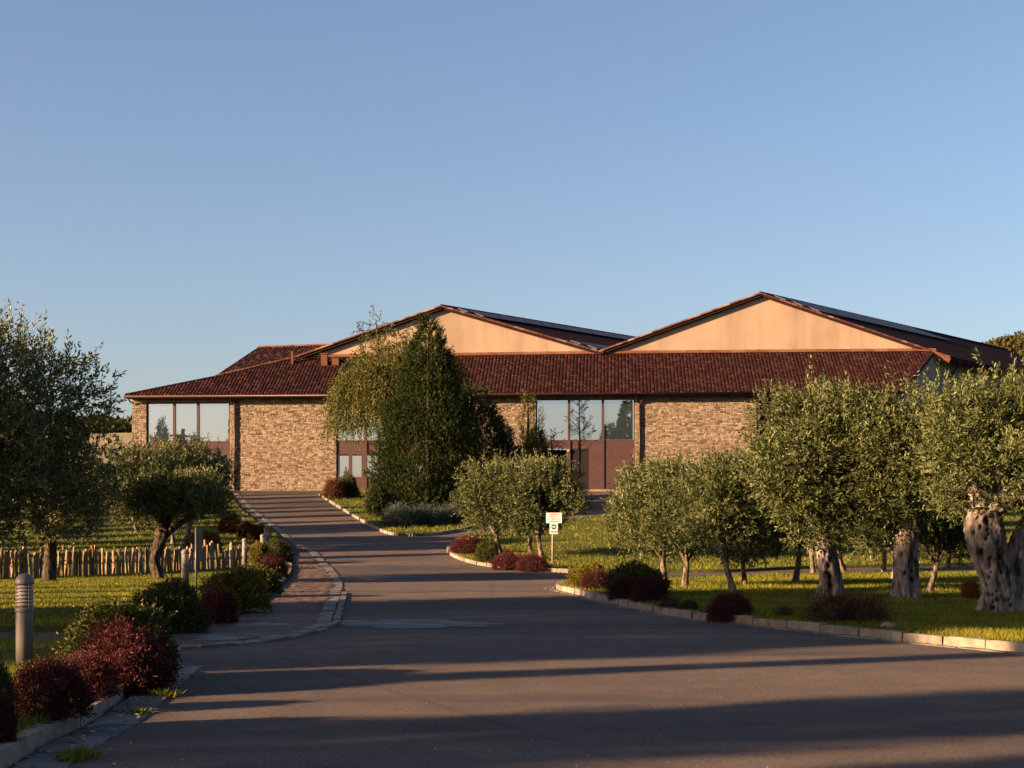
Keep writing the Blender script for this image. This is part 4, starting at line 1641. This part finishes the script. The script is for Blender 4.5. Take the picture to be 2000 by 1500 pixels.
plant_tree('columnar_shrub', th, V2(1.52, 99).to_3d() + Vector((0, 0, g(99))), 0.0, (1, 1, 1), 'narrow golden columnar shrub left of the entrance window', 'shrub')
th2 = conifer(406, 5.4, [(0, .3), (.3, .5), (.7, .4), (1, .1)], 420, 8, .16, .045, 'weep')
plant_tree('slender_tree', th2, V2(1.05, 100.5).to_3d() + Vector((0, 0, g(100.5))), 0.0, (1, 1, 1.25), 'thin sparse sapling against the stone just left of the entrance window', 'tree')


def bare_tree(seed, H, material_leaf, nb, spread, label, loc, name):
    rg = np.random.default_rng(seed)
    ch = [[(0, 0, -.1, .07), (.03, 0, H * .35, .055), (-.03, 0, H * .7, .035), (0, 0, H, .012)]]
    fo = Foliage()
    tips = []
    for i in range(nb):
        z = H * rg.uniform(.25, .95)
        a = rg.uniform(0, 6.28)
        l = spread * (1.1 - z / H) * rg.uniform(.6, 1.2) + .15
        e = (math.cos(a) * l, math.sin(a) * l, z + l * .8)
        ch.append([(0, 0, z, .022), (e[0] * .5, e[1] * .5, z + l * .3, .016), (*e, .006)])
        tips.append(e)
    tips = np.array(tips)
    fo.add(twig_leaves(tips, unit(rg.normal(0, 1, tips.shape) + np.array([0, 0, .6])), 16, .45, .13, .045, rg, tone0=.4))
    tm = trunk_mesh('trunk', ch, M['bark_dark'], seed, 8, .05)
    o = thing(name, label, 'tree', loc)
    ob('trunk', tm, o)
    ob('crown', fo.mesh('crown', M[material_leaf]), o)


bare_tree(411, 5.2, 'yew', 34, 1.0, 'thin nearly bare dark tree standing before the entrance window', P(1132, 925, 98), 'bare_tree')
bare_tree(412, 2.6, 'rust', 30, .8, 'small rust-brown withered tree before the dark doorway', P(1078, 930, 97), 'bare_tree')

# ---- bushes
def bush(seed, R, n, k, leafL, leafW, material, tl=.16, loose=.08, spiky=0.0, tone0=.45):
    rg = np.random.default_rng(seed)
    d = rdir(n, rg, -.25)
    n = len(d)
    rn = np.array([1 + .26 * noise.noise(Vector(q) * 1.7 + Vector((seed, 0, 0))) + .15 * noise.noise(Vector(q) * 4.5) for q in d])
    rad = rn * (rg.uniform(.45, 1, n) ** .3) + rg.normal(0, loose, n) * .3
    pos = d * np.asarray(R) * rad[:, None]
    pos[:, 2] += R[2] * .25
    td = unit(d * (1 + spiky) + np.array([0, 0, .35]) + rg.normal(0, .35, d.shape))
    fo = Foliage()
    fo.add(twig_leaves(pos, td, k, tl * rg.uniform(.6, 1.3 + spiky, n), leafL, leafW, rg, tone0=tone0, tsd=.15))
    ns = 46                                        # stray shoots
    ds = rdir(ns, rg, .0)
    fo.add(twig_leaves(ds * np.asarray(R) * .92 + np.array([0, 0, R[2] * .25]), unit(ds + rg.normal(0, .3, ds.shape) + np.array([0, 0, .5])), 10, rg.uniform(.12, .3, len(ds)), leafL, leafW, rg, tone0=tone0 + .15))
    cm = fo.mesh('foliage', M[material])
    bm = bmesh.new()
    bmesh.ops.create_icosphere(bm, subdivisions=2, radius=1)  # solid dark core, added as branch mass to block light through the bush
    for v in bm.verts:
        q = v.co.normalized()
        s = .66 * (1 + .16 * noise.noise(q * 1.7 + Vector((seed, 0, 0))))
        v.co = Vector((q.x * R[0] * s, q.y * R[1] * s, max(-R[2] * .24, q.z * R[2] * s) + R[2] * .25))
    me = bpy.data.meshes.new('light_block_core')
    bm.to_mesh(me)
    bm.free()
    me.materials.append(M['block_core'])
    return me, cm


RB = (0.5, 0.5, 0.5)
BV = {
    'green': [bush(501, RB, 2300, 7, .042, .020, 'box', .09), bush(502, RB, 2300, 7, .042, .020, 'box', .09)],
    'gold': [bush(503, RB, 1900, 7, .055, .028, 'gold', .10)],
    'red': [bush(504, RB, 2100, 8, .042, .018, 'red', .15, .1, .5), bush(505, RB, 2100, 8, .042, .018, 'red', .15, .1, .5)],
    'spiky': [bush(506, RB, 520, 9, .07, .022, 'red', .34, .15, 1.0, .12)],
    'purple': [bush(507, RB, 1900, 8, .042, .018, 'red', .13, .1, .3, .22)],
    'blue': [bush(508, RB, 1500, 9, .06, .018, 'blue', .22, .12, .6)],
    'rust': [bush(509, RB, 1500, 8, .05, .02, 'rust', .18, .1, .5)],
}
bcount = {}


def place_bush(kind, x0, x1, ytop, ybase, label, name=None, group=None, base=None, depth=1.0):
    """from its outline in the photograph: left, right, top row and the row where it meets the ground"""
    p = base if base is not None else onlawn((x0 + x1) / 2, ybase)
    w = (x1 - x0) / F_PX * p.y
    if base is None:
        k_ = (p.y + .36 * w) / p.y
        ny = p.y * k_
        p = Vector((p.x * k_, ny, p.z + g(ny) - g(p.y)))
        w *= k_
    h = CAMZ + (HOR - ytop) / F_PX * p.y - p.z
    i = bcount.get(kind, 0)
    bcount[kind] = i + 1
    ms = BV[kind][i % len(BV[kind])]
    nm = name or {'green': 'box_bush', 'gold': 'golden_bush', 'red': 'barberry_bush', 'spiky': 'barberry_bush', 'purple': 'barberry_bush', 'blue': 'juniper_bush', 'rust': 'dry_bush'}[kind]
    o = thing(nm, label, 'bush', (p.x, p.y, p.z + .02), i * 2.1, group)
    # bush meshes: half width .5, height .625 above the base
    c, s_ = abs(math.cos(i * 2.1)), abs(math.sin(i * 2.1))
    loose_ = kind in ('red', 'purple', 'spiky', 'rust', 'blue')
    sw = w / (1.16 if loose_ else 1.08)
    o.scale = (sw, sw * depth if False else sw, h / (.77 if loose_ else .73))
    ob('light_block_core', ms[0], o)
    ob('foliage', ms[1], o)
    return o


LB = 'bushes in the left planting beds'
place_bush('green', -55, 24, 1285, 1432, 'green box bush cut off by the left edge beside the kerb', group=LB)
place_bush('purple', -70, 28, 1352, 1462, 'dark purple barberry at the left edge, lowest in the photograph', group=LB)
place_bush('purple', 22, 172, 1284, 1412, 'dark purple barberry in front of the nearest bollard', group=LB)
place_bush('red', 96, 225, 1282, 1372, 'red barberry between the dark purple bush and the brightest red one', group=LB)
place_bush('green', 130, 336, 1168, 1320, 'largest dark green box bush rising behind the red barberries', group=LB)
place_bush('red', 152, 330, 1219, 1340, 'brightest red barberry in front of the largest box bush', group=LB)
place_bush('red', 205, 290, 1262, 1342, 'small red barberry at the kerb under the brightest red one', group=LB)
place_bush('green', 250, 398, 1134, 1228, 'rounded dark green box bush in the second bed, nearest the camera', group=LB)
place_bush('purple', 384, 464, 1148, 1209, 'dark purple barberry between the green and the yellow bush', group=LB)
place_bush('gold', 398, 522, 1108, 1190, 'yellow-green sunlit bush in the second bed', group=LB)
place_bush('green', 455, 545, 1100, 1160, 'dark green bush right behind the yellow-green one', group=LB)
place_bush('red', 500, 562, 1084, 1128, 'pinkish red barberry by the footway below the small green bush', group=LB)
place_bush('green', 512, 570, 1054, 1098, 'small green bush beside the footway above the pinkish barberry', group=LB)
place_bush('gold', 488, 522, 1058, 1098, 'small yellow-green bush left of the paired bollards', group=LB)
place_bush('red', 464, 500, 1020, 1050, 'red-brown barberry next to the white post up the slope', group=LB)
place_bush('rust', 486, 520, 1026, 1056, 'rusty bush right of the red-brown barberry up the slope', group=LB)
place_bush('rust', 428, 468, 1000, 1042, 'dry rusty bush left of the white post up the slope', group=LB)
place_bush('gold', 370, 430, 1032, 1078, 'pale green shrub on the slope between the olives and the white post', group=LB)

SB = 'bushes in the sign bed'
place_bush('red', 883, 948, 1048, 1082, 'red barberry at the tip of the sign bed', group=SB)
place_bush('green', 929, 976, 1054, 1098, 'dark green bush next to the red barberry at the tip of the sign bed', group=SB)
place_bush('red', 962, 1020, 1080, 1108, 'low dark red barberry at the kerb, left half of the red row', group=SB)
place_bush('red', 1010, 1070, 1083, 1111, 'low red barberry at the kerb beside the sign post', group=SB)
RBG = 'bushes on the right corner'
place_bush('gold', 1113, 1188, 1099, 1148, 'yellow-green bush at the corner of the side road', group=RBG)
place_bush('purple', 1134, 1192, 1114, 1153, 'purple barberry in front of the yellow-green corner bush', group=RBG)
place_bush('green', 1183, 1302, 1099, 1166, 'large round green bush right of the corner bushes', group=RBG)
place_bush('purple', 1190, 1252, 1126, 1172, 'purple barberry at the left foot of the large round bush', group=RBG)
place_bush('purple', 1236, 1302, 1124, 1178, 'purple barberry at the right foot of the large round bush', group=RBG)
place_bush('purple', 1383, 1468, 1157, 1205, 'single dark purple barberry on the grass near the kerb', group=RBG)
place_bush('spiky', 1292, 1325, 1170, 1190, 'tiny dark plant by the kerb, left one of two', group=RBG)
place_bush('green', 1326, 1362, 1172, 1194, 'tiny dark green plant by the kerb, right one of two', group=RBG)
place_bush('spiky', 1588, 1672, 1170, 1217, 'low spiky dark purple shrub in front of the split old olive, left half', group=RBG)
place_bush('spiky', 1646, 1728, 1174, 1219, 'low spiky dark purple shrub in front of the split old olive, right half', group=RBG)
place_bush('spiky', 1518, 1546, 1188, 1206, 'tiny wispy purple plant on the shaded grass', group=RBG)
place_bush('rust', 1878, 1912, 1132, 1172, 'dry brown tuft left of the pitted trunk', group=RBG)
IB = 'shrubs on the grass island'
place_bush('blue', 748, 812, 990, 1030, 'blue-grey spreading juniper at the left foot of the cypress', group=IB)
place_bush('blue', 796, 868, 992, 1027, 'blue-grey spreading juniper in the middle below the cypress', group=IB)
place_bush('blue', 856, 918, 988, 1023, 'blue-grey spreading juniper at the right below the dark conifer', group=IB)
place_bush('rust', 634, 672, 935, 974, 'reddish shrub at the foot of the stone wall by the window', group=IB)
place_bush('green', 656, 700, 928, 972, 'dark green shrub under the window behind the weeping tree', group=IB)

# ------------------------------------------------------------------ fence, bollards, posts, sign
fa, fb = W(-150, 1140), W(474, 1113)
fence = thing('stake_fence', 'low fence of uneven split wooden stakes across the left lawn', 'fence', (fa.x, fa.y, fa.z))
stk = []
for s in range(5):
    r = random.Random(s)
    mb = MB()
    n = 7
    prof = [(0.0, 1.0), (.35, 1.0), (.75, .95), (.97, .86), (1.0, .45)]
    for i, (z, q) in enumerate(prof):
        for k in range(n):
            a = 2 * math.pi * k / n
            rr = .046 * q * r.uniform(.8, 1.15)
            mb.v.append((rr * math.cos(a) + .012 * math.sin(z * 5 + s), rr * math.sin(a), z))
    for i in range(len(prof) - 1):
        for k in range(n):
            mb.f.append((i * n + k, i * n + (k + 1) % n, (i + 1) * n + (k + 1) % n, (i + 1) * n + k))
    mb.f.append(tuple((len(prof) - 1) * n + k for k in range(n)))
    stk.append(mb.mesh('stake', M['stake']))
fl = (fb - fa).length
n = int(fl / 0.128)
for i in range(n):
    p = fa.lerp(fb, (i + rnd.uniform(-.16, .16)) / n)
    h = .88 + .09 * math.sin(i * .33) + rnd.uniform(-.12, .12) + (.22 if rnd.random() < .08 else 0)
    o = ob('stake', stk[i % 5], fence, Vector((p.x, p.y, g(p.y) + .06)) - fa, (rnd.uniform(-.05, .05), rnd.uniform(-.06, .06), rnd.uniform(0, 6)), (rnd.uniform(.95, 1.3),) * 2 + (h,))
rail = MB().tube([(0, .07, .45), (fb.x - fa.x, fb.y - fa.y + .07, g(fb.y) + .45)], .018, 6)
rail.build('wire_rail', M['bark_dark'], fence)


def make_bollard(loc, label, s=1.0, w=1.0, rz=0):
    t = thing('bollard_light', label, 'bollard', loc, rz, 'bollard lights along the footway', (s * w, s * w, s))
    if 'b' not in BM:
        BM['b'] = MB().lathe([(.0, -.1), (.10, -.1), (.10, .66), (.097, .668)], 32).mesh('post', M['grey_paint'], True)
        BM['c'] = MB().lathe([(.097, .655), (.108, .660), (.110, .668), (.110, .700), (.106, .708), (.085, .710), (0, .710)], 32).mesh('collar', M['grey_paint'], True)
        BM['l'] = MB().lathe([(.0, .705), (.082, .705), (.082, 1.0), (0, 1.0)], 32).mesh('lens', M['lens'], True)
        BM['r'] = MB().lathe([(.080, 0.018), (.102, 0.0), (.104, .008), (.086, .03), (.080, .03)], 32).mesh('louvre_ring', M['louvre'], True)
        BM['d'] = MB().lathe([(.09, .985), (.108, .985), (.110, 1.0), (.107, 1.03), (.094, 1.062), (.070, 1.09), (.04, 1.108), (0.0, 1.113)], 32).mesh('cap', M['grey_paint'], True)
        mb = MB()
        for k in range(4):
            a = math.pi / 4 + k * math.pi / 2
            mb.tube([(math.cos(a) * .1, math.sin(a) * .1, .70), (math.cos(a) * .1, math.sin(a) * .1, .99)], .006, 6)
        BM['s'] = mb.mesh('rod', M['louvre'])
    ob('post', BM['b'], t)
    ob('collar', BM['c'], t)
    ob('lens', BM['l'], t)
    ob('cap', BM['d'], t)
    ob('rod', BM['s'], t)
    for k in range(6):
        ob('louvre_ring', BM['r'], t, (0, 0, .735 + k * .042))
    return t


BM = {}
make_bollard(P(48, 1310, 18.0) * 1.0 - Vector((0, 0, P(48, 1310, 18.0).z - .1)), 'grey bollard light at the left edge behind purple bushes, nearest of all', 1.0)
for (px, py), lab, s in (((362, 1152), 'blue-grey bollard light beside the narrow panel post', .97), ((478, 1106), 'bollard light at the right end of the stake fence', .95),
                         ((513, 1094), 'bollard light rising from the pinkish barberry', .93), ((519, 1074), 'bollard light partly hidden behind its nearer twin', .9)):
    make_bollard(onlawn(px, py), lab, s)
p = onlawn(469, 1030)
t = thing('white_post', 'short white post beside the footway far up the slope', 'post', p)
h = 30 / F_PX * p.y
MB().lathe([(.0, -.1), (.07, -.1), (.07, h * .93), (.075, h * .94), (.06, h * .985), (0, h)], 16).build('post', M['galv'], t, True)
p = onlawn(527, 1061)
h = 33 / F_PX * p.y
wp = MB().box((0, 0, h / 2 - .05), (.10, .10, h + .1)).mesh('wooden_post', M['stake'])
bevel_mesh(wp, .012)
tag(ob('wooden_post', wp, None, p), 'short tan wooden post at the footway edge beside the bollards', 'post')
p = onlawn(383, 1156)
t = thing('panel_sign', 'narrow dark panel on a thin post seen almost edge-on by the second bollard', 'sign', p, math.radians(76))
ppm = F_PX / p.y
MB().tube([(0, 0, -.1), (0, 0, 128 / ppm)], .030, 10).build('post', M['panel_blue'], t, True)
pl = MB().box((.13, -.04, 94 / ppm), (.26, .03, 66 / ppm)).mesh('panel', M['panel_blue'])
bevel_mesh(pl, .006)
ob('panel', pl, t)

# notice and arrow sign
p = onlawn(1079, 1100)
ppm = F_PX / p.y
t = thing('road_sign', 'white notice with red lettering above a small arrow plate on a pale post', 'sign', p, 0)
MB().tube([(0, .03, -.1), (.01, .03, 70 / ppm), (.03, .03, 99 / ppm)], .032, 12).build('post', M['galv'], t, True)
zc = 89.5 / ppm
w_, h_ = 30.5 / ppm, 20.5 / ppm
pl = MB().box((.06, 0, zc), (w_, .02, h_)).mesh('notice_plate', M['white'])
bevel_mesh(pl, .005)
pl = ob('notice_plate', pl, t)
mb = MB()
rr = random.Random(3)
for k, (row, wd) in enumerate(((.33, .72), (.12, .62), (-.10, .76), (-.34, .6))):
    x = -wd / 2
    while x < wd / 2:
        l = rr.uniform(.02, .035)
        mb.box((.06 + (x + l / 2) * w_, -.0125, zc + row * h_), (l * w_, .003, .12 * h_ * rr.uniform(.7, 1)))
        x += l + (.05 if rr.random() < .2 else .016)
mb.build('red_lettering', M['sign_red'], pl)
MB().box((.06, -.0125, zc + h_ * .475), (w_ * .96, .003, h_ * .02)).build('border', M['sign_red'], pl)
w2, h2 = 15.5 / ppm, 21 / ppm
z2 = zc - h_ / 2 - h2 / 2 - .004
ap = MB().box((.05, 0, z2), (w2, .02, h2)).mesh('arrow_plate', M['white'])
bevel_mesh(ap, .004)
ap = ob('arrow_plate', ap, t)
R_ = 5.1 / ppm
mb = MB()
v = [(.05 + R_ * math.cos(2 * math.pi * k / 32), -.0125, z2 + h2 * .17 + R_ * math.sin(2 * math.pi * k / 32)) for k in range(32)]
mb.add(v, [tuple(range(32))])
mb.build('black_disc', M['sign_black'], ap)
q = R_
cx, cz = .05, z2 + h2 * .17
ar = [(-.85, -.16), (0.0, -.22), (0.0, -.55), (.72, 0), (0.0, .55), (0.0, .22), (-.85, .16)]
mb = MB()
mb.add([(cx + a * q, -.0145, cz + b * q) for a, b in ar], [(0, 1, 5, 6), (1, 2, 3), (1, 3, 5), (3, 4, 5)])
mb.build('white_arrow', M['white'], ap)
mb = MB()
for k in range(5):
    mb.box((cx + (-.36 + .18 * k) * w2, -.0125, z2 - h2 * .30), (.11 * w2, .003, .13 * h2))
mb.build('small_lettering', M['sign_black'], ap)

# loose orange rock at the grass edge
bm = bmesh.new()
bmesh.ops.create_icosphere(bm, subdivisions=3, radius=.13)
for v in bm.verts:
    v.co *= 1 + .35 * noise.noise(v.co * 9)
    v.co.z *= .55
me = bpy.data.meshes.new('rock')
bm.to_mesh(me)
bm.free()
me.materials.append(M['rock'])
tag(ob('rock', me, None, onlawn(1737, 1226) + Vector((0, 0, .03))), 'small orange rock on the grass behind the right kerb', 'rock')

# ------------------------------------------------------------------ trees outside the frame that throw the long shadows
cyp = conifer(601, 8.0, [(0, .45), (.1, .75), (.5, .7), (.8, .45), (1, .05)], 2200, 8, .2, .07, 'cypress')
y = 55.0
i = 0
while y < 96:
    x = -y / 3 - 6.0 - (i % 3) * .8
    plant_tree('cypress_tree', cyp, (x, y, g(y)), i * 1.1, (.8 + .25 * (i % 2), .8 + .25 * (i % 2), .9 + .12 * (i % 3)), 'slim cypress in a row left of the photograph, casting bars of shade over the drive', 'cypress', 'cypress row left of the lawn')
    y += 3.3
    i += 1
upine = conifer(602, 12.6, [(.50, .8), (.56, 2.6), (.70, 3.6), (.85, 2.9), (.95, 1.6), (1, .4)], 3600, 9, .36, .11, 'yew', upw=.4)
for q, x, s, lab in ((22.6, -44, (1, 1, 1.3), 'first'), (27.6, -45, (1, 1, 1.3), 'second')):
    y = (q + .375 * x) / .927
    plant_tree('umbrella_pine', upine, (x, y, 0), q, s, 'umbrella pine left of the photograph, casting the broad shade before the junction', 'pine', 'umbrella pines left of the road')
for q, x, s in ((17.0, -30, (.42, .42, 1.75)), (11.9, -31, (1.75, 1.75, 1.7)), (8.6, -29, (1.1, 1.1, 1.6)), (6.2, -30, (1.6, 1.6, 1.7))):
    y = (q + .375 * x) / .927
    plant_tree('cypress_tree', cyp, (x, y, 0), q, s, 'tall cypress left of the photograph, casting shade across the near road', 'cypress', 'tall cypresses left of the near road')

for k, q in enumerate((28.5, 31.5, 34.0, 36.4, 39.5, 42.5)):  # unseen slim trees, added to cast stripes of shade on the lawn
    x = -22.0 - (k % 2)
    y = (q + .375 * x) / .927
    plant_tree('cypress_tree', cyp, (x, y, .08), q, (.34, .34, .58), 'added young slim cypress left of the photograph, drawing thin stripes of shade on the lawn', 'cypress', 'young cypresses left of the lawn')

# trees and a power pole behind the camera, seen only as reflections in the windows
pine = conifer(701, 20.0, [(.1, 2.5), (.2, 3.6), (.5, 3.0), (.8, 1.6), (1, .2)], 3200, 9, .7, .2, 'yew', upw=.3)
for k, (x, y, s) in enumerate(((-4.5, -60, .98), (-.8, -62, 1.2), (-8, -62, .82), (-11, -64, .72), (3, -60, 1.3))):
    plant_tree('pine_tree', pine, (x, y, 0), k * 1.7, s, 'dark pine mirrored in the right pane of the entrance window', 'pine', 'pines mirrored in the windows')
pp = thing('power_pole', 'dark power pole mirrored in the far-left window', 'pole', (-83, -60, 0))
MB().tube([(0, 0, 0), (0, 0, 19.5)], .35, 8).build('pole', M['bark_dark'], pp)
MB().box((0, 0, 18.2), (5.2, .3, .35)).build('cross_arm', M['bark_dark'], pp)

# ------------------------------------------------------------------ far woodland
def woodland(name, label, boxes, n, leaf, seed):
    rg = np.random.default_rng(seed)
    fo = Foliage()
    for (x0, x1, y0, y1, cnt) in boxes:
        for _ in range(cnt):
            x, y = rg.uniform(x0, x1), rg.uniform(y0, y1)
            z = hill_z(x, y)
            R = rg.uniform(1.5, 3.2)
            d = rdir(n, rg, -.2)
            p = np.array([x, y, z + R * .7]) + d * R * rg.uniform(.6, 1.0, (len(d), 1)) * np.array([1, 1, .85])
            V = leaf_quads(p, unit(d + rg.normal(0, .6, d.shape)), leaf * rg.uniform(.7, 1.3, len(d)), leaf * .7, rg)
            fo.add((V, np.clip(rg.normal(.45, .12) + rg.normal(0, .15, len(d)), 0, 1)))
    tag(ob(name, fo.mesh(name, M['wood_far'])), label, 'woodland', kind='stuff')


woodland('hill_woodland', 'wooded hilltop behind the roof at the right edge', [(112, 195, 385, 500, 1100)], 90, 1.1, 801)
woodland('valley_woodland', 'dark band of far trees left of the building', [(-130, -70, 352, 400, 260), (-190, -110, 470, 600, 200)], 70, 1.8, 802)

# ------------------------------------------------------------------ damp films of water on the road
m, nt, b = mat('damp_film')
n_ = noi(nt, coords(nt, (0.7, 2.2, 1)), 1.6, 5, .65)
r_ = ramp(nt, n_, [(0.40, (0.42,) * 3), (0.62, (0.75,) * 3)])
nt.links.new(r_.outputs[0], b.inputs['Roughness'])
b.inputs['Base Color'].default_value = (0.022, 0.021, 0.021, 1)
b.inputs['Specular IOR Level'].default_value = 0.5
M['water'] = m


def puddle(px0, px1, py0, py1, seed, off=.004):
    r = random.Random(seed)
    pts = []
    cx, cy, rx, ry = (px0 + px1) / 2, (py0 + py1) / 2, (px1 - px0) / 2, (py1 - py0) / 2
    for k in range(56):
        a = 2 * math.pi * k / 56
        q = 1 + .8 * noise.noise(Vector((math.cos(a) * 2.2 + seed, math.sin(a) * 2.2, seed))) + r.uniform(-.06, .06)
        w = W(cx + rx * math.cos(a) * q, cy + ry * math.sin(a) * q)
        pts.append(V2(w.x, w.y))
    sheet('puddle', pts, off, M['water'])


puddle(650, 960, 1210, 1226, 3)
puddle(668, 900, 1104, 1113, 5)
puddle(430, 560, 1219, 1227, 8, .034)
puddle(340, 470, 1244, 1254, 11, .034)

# fallen leaves gathered along the kerbs
def leaf_litter():
    rg = np.random.default_rng(77)
    V, F, T = [], [], []
    for line, n in ((near_bed_kerb, 260), (right_kerb[8:60], 420), (sign_bed_kerb, 160), (second_bed_kerb, 160), (isl_edge, 120)):
        for _ in range(n):
            i = rg.integers(0, len(line) - 1)
            p = line[i].lerp(line[i + 1], rg.uniform())
            d = (line[i + 1] - line[i]).normalized()
            q = p - Vector((-d.y, d.x, 0)) * (0.12 + abs(rg.normal(0, .28)))
            z = g(q.y) + (.03 if line in (near_bed_kerb, second_bed_kerb) else .02)
            a = rg.uniform(0, 6.28)
            l, w = rg.uniform(.02, .04), rg.uniform(.008, .014)
            c, s_ = math.cos(a), math.sin(a)
            k = len(V)
            V += [(q.x - c * l, q.y - s_ * l, z), (q.x + s_ * w, q.y - c * w, z + rg.uniform(0, .012)), (q.x + c * l, q.y + s_ * l, z + rg.uniform(0, .015)), (q.x - s_ * w, q.y + c * w, z)]
            F.append((k, k + 1, k + 2, k + 3))
            T.append(rg.uniform(0, .6))
    tag(ob('leaf_litter', mesh_from('leaf_litter', V, np.array(F), M['pebble'], tone=T)), 'fallen dry leaves gathered along the kerbs', 'leaves', kind='stuff')


leaf_litter()
